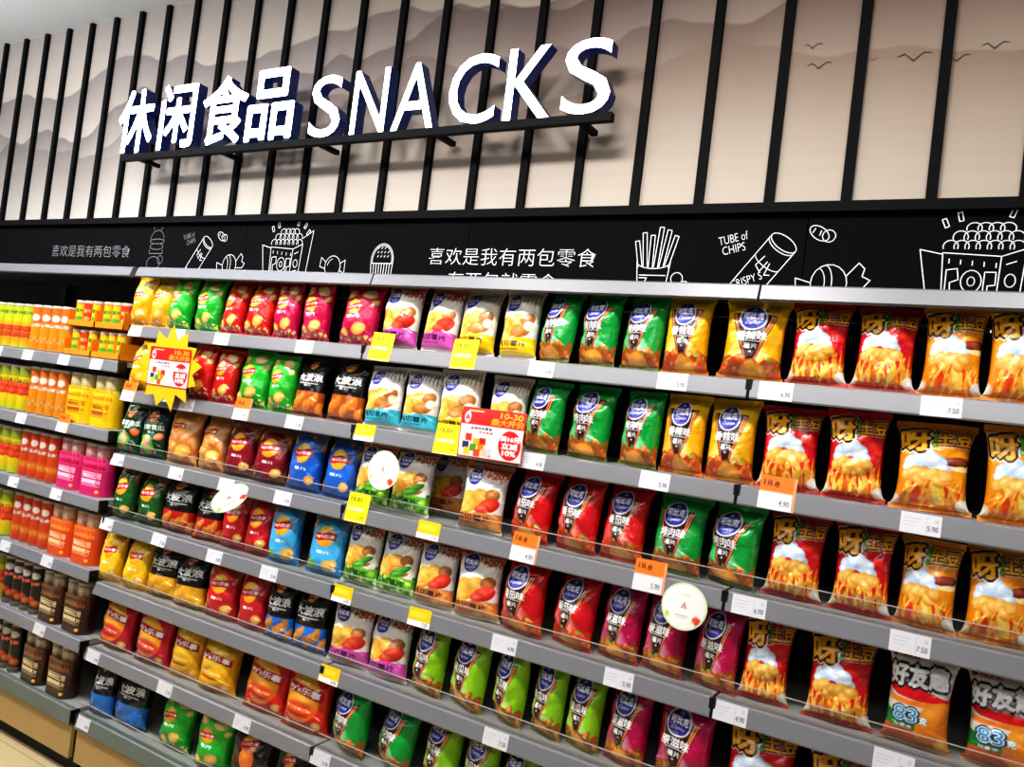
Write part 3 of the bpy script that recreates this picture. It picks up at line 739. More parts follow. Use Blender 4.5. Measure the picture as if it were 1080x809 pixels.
for key, lst in TAGS.items():
    b, k = key[0], int(key[1]); z = CAN_Z[k] if b == 'L' else SHELF_Z[k]
    for kind, x, w in lst:
        cnt += 1; pr = PRICES[cnt % 4]
        if (kind, pr) not in TAGMESH:
            a, tw, th = tag_art(kind, pr); TAGMESH[(kind, pr)] = card_mesh('price_tag', a, tw, th, M['card'], 48, 30)
        o = link('price_tag', TAGMESH[(kind, pr)], None, (x, -.0098, z - .0452))
        o.rotation_euler = (math.radians(-10.2), math.radians(random.uniform(-1.5, 1.5)), 0)
        if b == 'L':
            near = {'L1': {-.93: 'green-topped cans', -.681: 'white-oval can pack', -.408: 'stacked trays', -.178: 'stacked trays beside the bags'},
                    'L2': {-.664: 'orange cans', -.352: 'yellow can pack'}, 'L3': {-.654: 'orange cans', -.33: 'pink can pack'},
                    'L4': {-.647: 'orange cans', -.328: 'orange can pack'}, 'L5': {-.315: 'brown can pack'}}[key][x]
        else:
            near = min(BAGPOS.get(key, [(0, 'bag')]), key=lambda t: abs(t[0] - x))[1]
        lb = f'{KINDNAME[kind]} under {near}, {ORD[k]} shelf edge, {BAYNAME[b]}'
        tag(o, unique(lb), 'price tag', f'{KINDNAME[kind]}s on the shelf edges')

# ------------------------------------------------------------------ shelves, bays, canopies
def lip(mb, x0, x1, z, h=.047, d=0., m=0):
    mb.prism_x(x0, x1, [(.022 + d, z), (.004 + d, z - .0005), (-.002 + d, z - .004), (-.009 + d, z - h + .004), (-.007 + d, z - h), (.004 + d, z - h), (.006 + d, z - h + .01), (.022 + d, z - .012)], m)

BAYX = {'K': (-2.4, -1.2), 'L': (-1.2, -.03), 'A': (0, 1.2), 'B': (1.2, 2.4), 'C': (2.4, 3.6)}
def shelf(bay, k, z, x0, x1, guard):
    root = empty('shelf', ((x0 + x1) / 2, 0, z))
    lb = f'grey metal shelf with price rail, {"bottom deck" if k == 7 or (bay in "KL" and k == 6) else ORD[k] + " from the top"}, {BAYNAME[bay]}'
    tag(root, unique(lb), 'shelf', f'shelves of the {BAYNAME[bay]}')
    h = (x1 - x0) / 2 - .004
    MB().box(-h, h, .02, .40, -.022, -.0005).build('shelf_board', M['shelf'], root)
    mb = MB(); deck = k == 7 or (bay in 'KL' and k == 6)
    lip(mb, -h, h, 0, .058 if deck else .047); mb.build('price_rail', M['deckrail'] if deck else M['rail'], root)
    for s in (-1, 1):
        MB().box(s * h - .0035, s * h + .0035, -.006, .03, -.045, -.001).build('end_cap', M['cap'], root)
    if guard:
        g = MB(); g.box(-h + .004, h - .004, .0, .0015, .0, .043, 0); g.box(-h + .004, h - .004, -.0005, .002, .043, .0452, 1)
        o = g.build('acrylic_guard', [M['acrylic'], M['acryledge']], None, ((x0 + x1) / 2, .006, z))
        tag(o, unique(f'clear acrylic guard strip along the {ORD[k]} shelf front, {BAYNAME[bay]}'), 'shelf guard', 'clear guards on the shelf fronts')
for b in 'ABC':
    for k in range(1, 8): shelf(b, k, SHELF_Z[k], *BAYX[b], k >= 3)
for b in 'KL':
    for k in range(1, 7): shelf(b, k, CAN_Z[k], *BAYX[b], False)
for b, (x0, x1) in BAYX.items():
    root = empty('shelving_bay', ((x0 + x1) / 2, .46, 0)); h = (x1 - x0) / 2
    tag(root, unique(f'dark back panel and posts behind the goods, {BAYNAME[b]}'), 'shelving unit', 'shelving bays along the wall')
    MB().box(-h + .001, h - .001, -.025, -.012, .0, 1.985).build('back_panel', M['dark'], root)
    for s in (-1, 1): MB().box(s * (h - .012) - .011, s * (h - .012) + .011, -.055, -.026, .0, 1.985).build('upright', M['upright'], root)
    pl = empty('plinth', ((x0 + x1) / 2, .0, 0)); tag(pl, unique(f'beige base panel with black kick strip, {BAYNAME[b]}'), 'plinth', 'beige plinths under the shelving')
    MB().box(-h + .003, h - .003, .008, .024, .072, .198).build('base_panel', M['base'], pl)
    MB().box(-h, h, .05, .07, 0, .19).build('kick_plate', M['kick'], pl)
    c = empty('canopy', ((x0 + x1) / 2, 0, CANOPY_Z))
    tag(c, unique(f'pale metal canopy shelf above the {BAYNAME[b]}'), 'canopy', 'canopies over the shelving')
    MB().box(-h + .002, h - .002, .02, .44, -.02, -.001).build('canopy_board', M['dark'], c)  # board coloured dark to stand in for the shade under the canopy
    mb = MB(); mb.prism_x(-h + .003, h - .003, [(.03, 0), (.008, 0), (.0, -.004), (-.012, -.038), (-.008, -.042), (.006, -.042), (.03, -.02)]); mb.build('canopy_rail', M['canopyrail'], c)
# dark joint seam on the rails is the gap between neighbouring bays

# ------------------------------------------------------------------ cans and can packs
def can_mesh(art, r, h, nm='chip_can', n=84, m=56, a0=-PI):
    """lathed can: rim, body, foot; the artwork wraps the front half"""
    prof = [(r * .0, .0), (r * .94, 0), (r, .003), (r, .006)] + [(r, .006 + (h - .014) * t) for t in np.linspace(0.02, 1, m)] + [(r * 1.01, h - .006), (r * .97, h - .002), (r * .9, h - .003), (0, h - .006)]
    prof = np.array(prof); th = np.linspace(0, 2 * PI, n, endpoint=False)
    X = prof[:, 0][:, None] * np.sin(th)[None]; Y = -prof[:, 0][:, None] * np.cos(th)[None]; Z = prof[:, 1][:, None] + 0 * X
    ii = np.arange(len(prof) * n).reshape(len(prof), n)
    q = np.stack([ii[:-1], np.roll(ii[:-1], -1, 1), np.roll(ii[1:], -1, 1), ii[1:]], -1).reshape(-1, 4)
    t = ((th + PI) % (2 * PI)) / (2 * PI)          # front at .5
    u = np.clip((t - .5) * 2 + .5, 0, 1)
    C = art.sample(u[None] + 0 * Z, Z / h) * .88; C[:3] = .6; C[-3:] = .7
    return mesh_np(nm, np.stack([X, Y, Z], -1).reshape(-1, 3), q, M['canprint'], C.reshape(-1, 3))
def lid_mesh(r, h):
    prof = [(r * 1.03, h - .012), (r * 1.04, h - .003), (r * .98, h), (0, h)]
    n = 32; th = np.linspace(0, 2 * PI, n, endpoint=False); p = np.array(prof)
    X = p[:, 0][:, None] * np.sin(th); Y = -p[:, 0][:, None] * np.cos(th); Z = p[:, 1][:, None] + 0 * X
    ii = np.arange(len(p) * n).reshape(len(p), n); q = np.stack([ii[:-1], np.roll(ii[:-1], -1, 1), np.roll(ii[1:], -1, 1), ii[1:]], -1).reshape(-1, 4)
    return mesh_np('lid', np.stack([X, Y, Z], -1).reshape(-1, 3), q, M['lid'])

def can_art(kind):
    a = Art(120, 220, '#f08a1a', .5)
    if kind == 'orange':
        a.grad(0, '#f09010', .6, '#f59a18'); a.grad(.6, '#e87a1a', 1, '#d8741e')
        a.ell(.5, .72, .09, .075, '#f6efe6'); a.text('品客', .5, .56, .5, .07, '#fff4e0', 0, 3, '#b0341a', 4)
        for k in range(6): a.chip(.2 + .12 * k, .2 + .06 * (k % 2), .07, .4 * k, '#ffc85a', '#d0701a')
    elif kind == 'redor':
        a.grad(0, '#e8541a', 1, '#d8481c'); a.ell(.5, .74, .085, .07, '#efe4dc'); a.text('品客', .5, .58, .5, .07, '#fff0e0', 0, 3, '#8f1a10', 4)
        for k in range(5): a.chip(.2 + .14 * k, .26, .08, .5 * k, '#ffb04a', '#d8601a')
        a.grad(0, '#d8461a', .1, '#d8461a')
    elif kind == 'black':
        a.grad(0, '#2a1410', .4, '#1a1a18'); a.grad(.4, '#22281f', 1, '#17130f'); a.ell(.5, .78, .12, .07, '#d8ccc0'); a.text('品客', .5, .62, .5, .07, '#ff6a5a', 0, 3)
        a.ball(.4, .30, .12, .07, '#e8503a', '#a81a18'); a.ball(.65, .22, .1, .07, '#e88a3a', '#a84a1a'); a.ell(.5, .08, .2, .04, '#7a6a5a')
    elif kind == 'fruit':
        a.grad(0, '#c8d41e', .25, '#f0d018'); a.grad(.25, '#f6d416', .75, '#f2d21a'); a.grad(.75, '#a8b832', 1, '#8f9a34')
        for k in range(5): a.ball(.2 + .16 * k, .42 + .14 * (k % 2), .12, .08, '#ff7a3a', '#d8241a')
        a.text('薯片', .5, .66, .5, .07, '#4a7a1a', 0, 2)
    elif kind == 'lime':
        a.grad(0, '#c8d820', .2, '#f0a018'); a.grad(.2, '#f5b01a', .6, '#f6c01c'); a.grad(.6, '#d6e028', 1, '#c2d82e')
        for k in range(6): a.ball(.15 + .15 * k, .30 + .14 * (k % 2), .10, .07, '#f0602a', '#b83a1a')
        a.text('薯片', .5, .80, .55, .08, '#6a8a14', 0, 2)
    elif kind == 'mini':
        a.grad(0, '#f08a14', 1, '#f49a1a'); a.rect(.3, .7, .2, .85, '#f2d21a'); a.text('薯片', .5, .6, .4, .14, '#2a8a3a', 0, 3); a.ell(.5, .3, .1, .08, '#5ab83a')
    elif kind == 'minired':
        a.grad(0, '#e05014', 1, '#d8241a'); a.rect(.3, .7, .15, .9, '#e8401e'); a.text('薯片', .5, .6, .4, .14, '#ffd060', 0, 3); a.ell(.5, .3, .1, .08, '#ffb04a')
    else:                                             # can seen above a sleeve: pale diamonds and a painted-on highlight
        top = {'yellow': '#d8c060', 'pink': '#d86a7a', 'orangep': '#d8875a', 'brown': '#8a6a50'}[kind]
        a.grad(0, top, 1, top); [a.poly([(.10 + .2 * k, .80), (.2 + .2 * k, .92), (.3 + .2 * k, .80), (.2 + .2 * k, .74)], '#efe0cc', .55) for k in range(4)]; a.ell(.5, .86, .14, .05, '#f2e8da', 0, .5)
    return a.done(1)
CANS = {}
def put_can(kind, x, y, z, label, r=.034, h=.205, grp=None):
    key = (kind, r, h)
    if key not in CANS: CANS[key] = (can_mesh(can_art(kind), r, h), lid_mesh(r, h))
    o = link('chip_can', CANS[key][0], None, (x, y, z)); link('lid', CANS[key][1], o)
    o.rotation_euler.z = math.radians(20 + random.uniform(-8, 8))
    tag(o, unique(label), 'snack can', grp); return o

def sleeve_art(kind):
    base, hi, txt, dot = {'yellow': ('#f2c20a', '#f9d62a', '#a84a14', '#e08a12'), 'pink': ('#d8246e', '#ee4a8c', '#ffe4ee', '#b8103a'), 'orangep': ('#e04c18', '#ee6a2c', '#ffe2b0', '#f6903a'), 'brown': ('#35180e', '#4d2814', '#f0d8a8', '#8a4a20')}[kind]
    a = Art(240, 200, base, 1.0); a.grad(0, base, .6, base); a.grad(.6, base, 1, hi)
    for x in (.27, .73):
        for k in range(7): a.poly([(x - .20 + .06 * k, .74), (x - .17 + .06 * k, .84 + .05 * (k % 2)), (x - .14 + .06 * k, .74), (x - .17 + .06 * k, .70)], dot)
        for k in range(5): a.ell(x - .18 + .09 * k, .95, .035, .04, dot, 0, .6)
        a.ell(x - .15, .50, .04, .17, txt, 0, .6); a.text('乐', x - .15, .58, .06, .07, base, 0, 2); a.text('事', x - .15, .45, .06, .07, base, 0, 2)
        a.text('无限', x + .05, .54, .24, .15, txt, 0, 1); a.text('薯片', x + .05, .36, .24, .15, txt, 0, 1)
        a.rect(x - .05, x + .15, .245, .262, txt, .7); a.ell(x - .15, .20, .045, .055, dot); a.chip(x + .1, .12, .06, .3)
    return a.done(1)
PACK = {}
def put_pack(kind, x, y, z, label, w=.155, h=.205, grp=None):
    """two canisters side by side in a printed sleeve"""
    if kind not in PACK:
        art = sleeve_art(kind); r = .042; hh = .150; n = 180
        dx = w / 2 - r
        pts = []; 
        for k in range(n):
            t = 2 * PI * k / n; cx = dx if math.sin(t) >= 0 else -dx
            pts.append((cx + r * math.sin(t), -r * math.cos(t)))
        pts = np.array(pts); m = 64; zz = np.linspace(0, hh, m)
        seg = np.linalg.norm(np.roll(pts, -1, 0) - pts, axis=1); arc = np.concatenate([[0], np.cumsum(seg)[:-1]]) / seg.sum()
        # start of arc is at the middle of the front on the right-hand lobe
        X = np.tile(pts[:, 0], (m, 1)); Y = np.tile(pts[:, 1], (m, 1)); Z = np.tile(zz[:, None], (1, n))
        ii = np.arange(m * n).reshape(m, n); q = np.stack([ii[:-1], np.roll(ii[:-1], -1, 1), np.roll(ii[1:], -1, 1), ii[1:]], -1).reshape(-1, 4)
        C = art.sample(np.clip(X / w + .5, 0, 1), Z / hh); C[Y > r * .3] = hexc({'yellow': '#f4c70c', 'pink': '#d8286e', 'orangep': '#e0501c', 'brown': '#3a1c10'}[kind])
        sl = mesh_np('sleeve', np.stack([X, Y, Z], -1).reshape(-1, 3), q, M['film'], C.reshape(-1, 3))
        PACK[kind] = (sl, can_mesh(can_art(kind), .036, h, 'canister'), lid_mesh(.036, h), dx)
    sl, cm, lm, dx = PACK[kind]
    e = empty('can_pack', (x, y, z)); link('sleeve', sl, e)
    for s in (-1, 1):
        c = link('canister', cm, e, (s * dx * .98, 0, .001)); link('lid', lm, c)
    e.rotation_euler.z = math.radians(random.uniform(-3, 4))
    tag(e, unique(label), 'can pack', grp)

def cans_row(kind, x0, x1, k, desc, n, y=.055, h=.205):
    st = (x1 - x0) / n
    names = ['next to the bay end', 'second in line', 'third in line', 'fourth in line', 'fifth in line']
    for i in range(n):
        q = n - 1 - i                     # counted away from the chip bags
        lb = f'{desc}, {["nearest", "second nearest", "third nearest", "fourth nearest", "fifth nearest"][q]} the bags of its kind, {ORD[k]} shelf, can bay'
        put_can(kind, x0 + st * (i + .5), y, CAN_Z[k] + .001, lb, min(.036, st * .49), h, f'{desc}s, {ORD[k]} shelf')
cans_row('lime', -1.19, -.745, 1, 'green-topped yellow snack can', 6) if False else None
def rowdef():
    for i, x in enumerate((-1.17, -1.096, -1.022, -.948, -.874, -.80)):
        put_can('lime', x, .055, CAN_Z[1] + .001, f'lime-topped yellow can, {["sixth", "fifth", "fourth", "third", "second", "first"][i]} from the orange cans, top shelf, can bay', .034, .2, 'lime-topped cans, top shelf')
    for i, x in enumerate((-.722, -.648, -.574, -.500)):
        put_can('orange', x, .055, CAN_Z[1] + .001, f'orange can with white oval, {["fourth", "third", "second", "first"][i]} from the stacked trays, top shelf', .035, .2, 'orange cans, top shelf')
    spec = {2: ('fruit', (-.985, -.91, -.835, -.76), 'orange', (-.675, -.605, -.535, -.465), 'yellow'),
            3: ('fruit', (-.91, -.835, -.76), 'redor', (-.675, -.605, -.535, -.465), 'pink'),
            4: ('fruit', (-.835, -.76), 'redor', (-.665, -.595, -.525, -.455), 'orangep'),
            5: ('fruit', (-.76,), 'black', (-.665, -.595, -.525, -.455), 'brown'),
            6: (None, (), 'black', (-.69, -.62, -.55), 'brown')}
    cname = {'fruit': 'yellow can with red fruit', 'orange': 'orange can with white oval', 'redor': 'red-orange can with white oval', 'black': 'black can with red fruit'}
    pname = {'yellow': 'yellow', 'pink': 'pink', 'orangep': 'orange', 'brown': 'brown'}
    on = ['first', 'second', 'third', 'fourth']
    for k, (ka, xa, kb, xb, kp) in spec.items():
        z = CAN_Z[k] + .001; sh = f'{"bottom" if k == 6 else ORD[k]} shelf, can bay'
        for i, x in enumerate(xa):
            put_can(ka, x, .055, z, f'{cname[ka]}, {on[len(xa) - 1 - i]} from the {"black" if k > 4 else "orange"} cans, {sh}', .035, .2, f'{cname[ka]}s, {sh}')
        for i, x in enumerate(xb):
            put_can(kb, x, .055, z, f'{cname[kb]}, {on[len(xb) - 1 - i]} from the {pname[kp]} packs, {sh}', .033, .205, f'{cname[kb]}s, {sh}')
        xs = (-.335, -.163) if k < 6 else (-.40, -.21)
        for i, x in enumerate(xs):
            put_pack(kp, x, .06, z, f'{pname[kp]} pack of two canisters {"beside single cans" if i == 0 else "beside chip bags"}, {sh}', grp=f'{pname[kp]} canister packs, {sh}')
    # trays of small cans, two layers of two trays
    for ti, x in enumerate((-.36, -.165)):
        for lay in range(2):
            z = CAN_Z[1] + .001 + lay * .122
            w = .19
            e = empty('display_tray', (x, .10, z))
            nm = ('upper' if lay else 'lower'); wh = 'beside the orange cans' if ti == 0 else 'beside the chip bags'
            tag(e, unique(f'{nm} orange display tray {wh}, top shelf, can bay'), 'display tray', 'stacked display trays')
            t = MB(); hw = w / 2
            t.box(-hw, hw, -.085, .085, 0, .003); t.box(-hw, hw, -.085, -.082, .0, .026); t.box(-hw, hw, .082, .085, 0, .112)
            t.box(-hw, -hw + .003, -.085, .085, 0, .07); t.box(hw - .003, hw, -.085, .085, 0, .07)
            t.build('tray_box', M['tray'], e)
            for i in range(3):
                xx = x - .058 + .058 * i
                kd = 'minired' if (ti == 0 and i == 1) or (ti == 1 and i == 2 and lay) else 'mini'
                put_can(kd, xx, .055, z + .0035, f'{"small red" if kd == "minired" else "small yellow-labelled"} can, {["outer", "middle", "inner"][i]} in the {nm} tray {wh}', .027, .108, 'small cans in the display trays')
rowdef()

# ------------------------------------------------------------------ promotional signs
def promo_art():
    a = Art(320, 240, '#f6ecea', 1.4)
    a.rect(0, 1, .66, 1, '#e0201c'); a.text('10-30', .78, .90, .34, .11, '#ffb020', 0, 3); a.text('最大开价', .73, .76, .50, .13, '#ff9a1c', 0, 4)
    a.rect(.10, .34, .915, .95, '#f6b890'); a.ell(.10, .80, .07, .12, '#f2d6d2'); a.poly([(.06, .76), (.10, .88), (.14, .76)], '#d84a48')
    a.text('全场休闲零食', .34, .595, .34, .06, '#3a2a44', 0, 2); a.text('多买多省', .42, .52, .22, .05, '#d8302a', 0, 2)
    a.ell(.80, .33, .24, .29, '#d8181c'); a.text('满16元', .80, .46, .30, .10, '#ffffff', 0, 4); a.text('立减', .80, .32, .24, .12, '#ffffff', 0, 4); a.text('10%', .80, .18, .20, .10, '#ffffff', 0, 4)
    for x, y, c in [(.16, .40, '#d8381e'), (.28, .32, '#f0b020'), (.12, .24, '#2a3a70'), (.38, .34, '#c81e28'), (.24, .20, '#5aa030'), (.36, .22, '#f08a1a'), (.14, .12, '#f2d23a'), (.30, .10, '#e8541c'), (.42, .12, '#f0c8b0')]:
        a.rect(x - .05, x + .05, y - .07, y + .07, c)
    a.rect(0, 1, 0, .02, '#c81a1c'); a.rect(0, .012, 0, 1, '#c81a1c'); a.rect(.988, 1, 0, 1, '#c81a1c')
    return a.done(1)
PA = promo_art()
o = link('promo_card', card_mesh('promo_card', PA, .200, .140, M['card'], 110, 80, .006), None, (1.722, -.035, 1.492))
o.rotation_euler = (math.radians(-2), 0, math.radians(5))
tag(o, 'red and white discount card hanging on second shelf edge of middle bay', 'promo card')
MB().box(-.004, .004, .002, .024, .01, .05).build('clip', M['stem'], o)
# sunburst with its own poster
e = empty('sunburst_sign', (.318, -.040, 1.632)); tag(e, 'yellow sunburst sign with red discount poster hiding bags beside the cans', 'promo sign')
pts = []; n = 13
for k in range(n * 2):
    t = 2 * PI * k / (n * 2) + .12; r = (.178 if k % 2 == 0 else .128) * (1 + .05 * math.sin(k * 2.3))
    pts.append((r * 1.02 * math.cos(t), r * .86 * math.sin(t)))
vs = [(x, 0, z) for x, z in pts] + [(x, .002, z) for x, z in pts]; N = len(pts)
fs = [tuple(range(N)), tuple(range(2 * N - 1, N - 1, -1))] + [(k, k + N, (k + 1) % N + N, (k + 1) % N) for k in range(N)]
link('burst', mesh_py('burst', vs, fs, M['yellowcard']), e)
link('poster', card_mesh('poster', PA, .232, .142, M['card'], 110, 80), e, (.005, -.003, -.068))
MB().box(-.02, .02, .002, .03, -.125, -.09).build('clip', M['stem'], e)
# round wobblers
def round_badge(x, y, z, rx, rz, label, rot=0., ty=0.):
    a = Art(160, 160, '#f3f4f0', 1.); a.ell(.5, .5, .5, .5, '#cfe6b4'); a.ell(.5, .5, .46, .46, '#f6f6f3')
    a.poly([(.44, .47), (.5, .60), (.56, .47)], '#d84a50'); a.ell(.5, .50, .02, .03, '#f6f6f3'); a.rect(.34, .62, .29, .315, '#b9c8a8'); a.rect(.38, .58, .25, .265, '#c4d0b6'); a.rect(.42, .58, .74, .76, '#ccd6c0')
    a.ball(.80, .26, .09, .085, '#ff6a3a', '#d8281a'); a.ell(.16, .28, .05, .07, '#c8d84a'); a.done(1)
    n = 48; m = 22; th = np.linspace(0, 2 * PI, n, endpoint=False); rr = np.linspace(.02, 1, m)
    X = rr[:, None] * np.sin(th) * rx; Z = rr[:, None] * np.cos(th) * rz; ii = np.arange(m * n).reshape(m, n)
    q = np.stack([ii[:-1], ii[1:], np.roll(ii[1:], -1, 1), np.roll(ii[:-1], -1, 1)], -1).reshape(-1, 4)
    C = a.sample(X / rx / 2 + .5, Z / rz / 2 + .5).reshape(-1, 3)
    o = link('round_badge', mesh_np('round_badge', np.stack([X, .004 * (X / rx) ** 2, Z], -1).reshape(-1, 3), q, M['card'], C), None, (x, y, z))
    o.rotation_euler = (math.radians(-4), rot, math.radians(ty))
    tag(o, label, 'shelf badge', 'round white badges on the shelf edges')
    MB().box(-.003, .003, .002, .014, rz * .55, rz * .55 + .012).build('stem', M['stem'], o)
round_badge(1.352, -.022, 1.408, .054, .060, 'round white badge in front of leafy-footed bag, third shelf, middle bay', .1, 8)
round_badge(.718, -.032, 1.218, .076, .040, 'tilted oval white badge above the crimson bags, bay beside the cans', -.62, 22)
round_badge(2.312, -.025, 1.222, .055, .056, 'round white badge with red triangle over the magenta triangle bags', .05, 6)

# ------------------------------------------------------------------ wall: mural, battens, blackboard
def mural_mat():
    m = bpy.data.materials.new('ink_mountain_mural'); m.use_nodes = True
    nt = m.node_tree; N = nt.nodes.new; Lk = nt.links.new; b = nt.nodes['Principled BSDF']; b.inputs['Roughness'].default_value = .7
    tc = N('ShaderNodeTexCoord'); sp = N('ShaderNodeSeparateXYZ'); Lk(tc.outputs['Object'], sp.inputs[0])
    def math_(op, a, b_=None, clamp=False):
        n = N('ShaderNodeMath'); n.operation = op; n.use_clamp = clamp
        for i, v in enumerate((a, b_)):
            if v is None: continue
            if isinstance(v, (int, float)): n.inputs[i].default_value = v
            else: Lk(v, n.inputs[i])
        return n.outputs[0]
    x, z = sp.outputs['X'], sp.outputs['Z']
    # base colour ramp: pale cream below, greyer at the far side, browner toward +x
    r = N('ShaderNodeValToRGB'); mr = N('ShaderNodeMapRange'); mr.inputs['From Min'].default_value = 2.3; mr.inputs['From Max'].default_value = 3.45
    Lk(z, mr.inputs['Value']); Lk(mr.outputs[0], r.inputs[0])
    e = r.color_ramp.elements; e[0].position = 0; e[0].color = L4('#cfc8c0'); e[1].position = 1; e[1].color = L4('#9b8f88')
    q = r.color_ramp.elements.new(.28); q.color = L4('#cac1b7'); q = r.color_ramp.elements.new(.6); q.color = L4('#bfb2a6')
    cur = r.outputs[0]
    side = N('ShaderNodeMapRange'); side.inputs['From Min'].default_value = -.4; side.inputs['From Max'].default_value = 2.9; Lk(x, side.inputs['Value'])
    tw = N('ShaderNodeMix'); tw.data_type = 'RGBA'; tw.blend_type = 'MULTIPLY'; tw.inputs['B'].default_value = L4('#efe7de'); Lk(side.outputs[0], tw.inputs['Factor']); Lk(cur, tw.inputs['A']); cur = tw.outputs['Result']
    for i, (h0, amp, fr, seed, fade, a, rise) in enumerate([(3.20, .34, .8, 3.1, .34, .85, .06), (3.02, .30, 1.0, 8.7, .26, .85, .10), (2.90, .22, 1.2, 15.3, .22, .75, .045), (2.76, .16, 1.1, 22.9, .18, .6, .03)]):
        t = N('ShaderNodeTexNoise'); t.noise_dimensions = '1D'; t.inputs['Scale'].default_value = fr; t.inputs['Detail'].default_value = 3.2; t.inputs['Roughness'].default_value = .42
        Lk(math_('ADD', x, seed), t.inputs['W'])
        h = math_('ADD', math_('MULTIPLY', math_('SUBTRACT', t.outputs[0], .5), amp * 2.4), h0); h = math_('ADD', h, math_('MULTIPLY', x, rise))
        d = math_('SUBTRACT', h, z)
        below = math_('MULTIPLY', d, 110, True)
        k = math_('MULTIPLY', below, math_('POWER', 2.718, math_('MULTIPLY', d, -1 / fade)), True)
        k = math_('MULTIPLY', k, a)
        cm = N('ShaderNodeMix'); cm.data_type = 'RGBA'; cm.inputs['A'].default_value = L4(['#756d6e', '#675f60', '#706764', '#857a72'][i]); cm.inputs['B'].default_value = L4(['#65463a', '#5a3a2e', '#674838', '#7c604c'][i]); Lk(side.outputs[0], cm.inputs['Factor'])
        mx = N('ShaderNodeMix'); mx.data_type = 'RGBA'; Lk(k, mx.inputs['Factor']); Lk(cur, mx.inputs['A']); Lk(cm.outputs['Result'], mx.inputs['B']); cur = mx.outputs['Result']
    # paper streaks
    mp = N('ShaderNodeMapping'); mp.inputs['Scale'].default_value = (1.2, 1, 26); Lk(tc.outputs['Object'], mp.inputs[0])
    t = N('ShaderNodeTexNoise'); t.inputs['Scale'].default_value = 1.6; t.inputs['Detail'].default_value = 4; Lk(mp.outputs[0], t.inputs['Vector'])
    s = N('ShaderNodeMapRange'); s.inputs['To Min'].default_value = .94; s.inputs['To Max'].default_value = 1.05; Lk(t.outputs[0], s.inputs['Value'])
    mx = N('ShaderNodeMix'); mx.data_type = 'RGBA'; mx.blend_type = 'MULTIPLY'; mx.inputs['Factor'].default_value = 1; Lk(cur, mx.inputs['A']); Lk(s.outputs[0], mx.inputs['B'])
    Lk(mx.outputs['Result'], b.inputs['Base Color'])
    return m
CEIL = 3.477
wall = MB().box(-6, 5, .56, .70, 0, CEIL + .1).build('wall_back', mural_mat()); tag(wall, kind='structure', label='pale wall printed with misty ink mountains behind black battens')
M['bird'] = mat('bird_ink', '#5a463a', .8)
def bird(x, z, w):
    v = []; f = []
    prof = [(-1, .22), (-.55, .42), (-.15, .05), (0, -.05), (.15, .08), (.55, .40), (1, .30)]
    for px, pz in prof: v += [(x + px * w, -.002, z + pz * w), (x + px * w, -.002, z + pz * w - w * .13 * (1 - abs(px) * .7))]
    for k in range(len(prof) - 1): f.append((2 * k, 2 * k + 1, 2 * k + 3, 2 * k + 2))
    return v, f
bv, bf = [], []
for x, z, w in [(2.345, 2.86, .028), (2.37, 2.795, .036), (2.52, 2.80, .014), (2.63, 2.79, .045), (2.74, 2.775, .034), (2.83, 2.80, .034)]:
    v, f = bird(x, z, w); o_ = len(bv); bv += [(a, .559 + b, c) for a, b, c in v]; bf += [tuple(i + o_ for i in q) for q in f]
link('bird_print', mesh_py('bird_print', bv, bf, M['bird']), wall)
tn = 0
for i in range(-5, 28):
    tn += 1; x = 2.714 - .2232 * i
    o = MB().box(x - .0145, x + .0145, .540, .561, 2.345, CEIL).build(f'trim_{tn}', M['trimblack']); tag(o, kind='structure')
tn += 1
o = MB().box(-4, 4.2, .475, .562, 2.322, 2.352).build(f'trim_{tn}', M['trimblack']); tag(o, kind='structure')

# chalk strokes -> flat ribbons
def ribbons(name, lines, w, material, parent, y=-.0015):
    V, F = [], []
    for ln in lines:
        for (x0, z0), (x1, z1) in zip(ln[:-1], ln[1:]):
            dx, dz = x1 - x0, z1 - z0; l = math.hypot(dx, dz)
            if l < 1e-6: continue
            nx, nz = -dz / l * w / 2, dx / l * w / 2; ex, ez = dx / l * w * .4, dz / l * w * .4
            b = len(V); V += [(x0 - ex + nx, y, z0 - ez + nz), (x0 - ex - nx, y, z0 - ez - nz), (x1 + ex - nx, y, z1 + ez - nz), (x1 + ex + nx, y, z1 + ez + nz)]
            F.append((b, b + 1, b + 2, b + 3))
    return link(name, mesh_py(name, V, F, material), parent)
def arc(cx, cz, rx, rz, a0=0, a1=360, n=18):
    return [(cx + rx * math.cos(math.radians(a0 + (a1 - a0) * k / n)), cz + rz * math.sin(math.radians(a0 + (a1 - a0) * k / n))) for k in range(n + 1)]
def rot(lines, cx, cz, ang):
    c, s = math.cos(ang), math.sin(ang)
    return [[(cx + x * c - z * s, cz + x * s + z * c) for x, z in l] for l in lines]
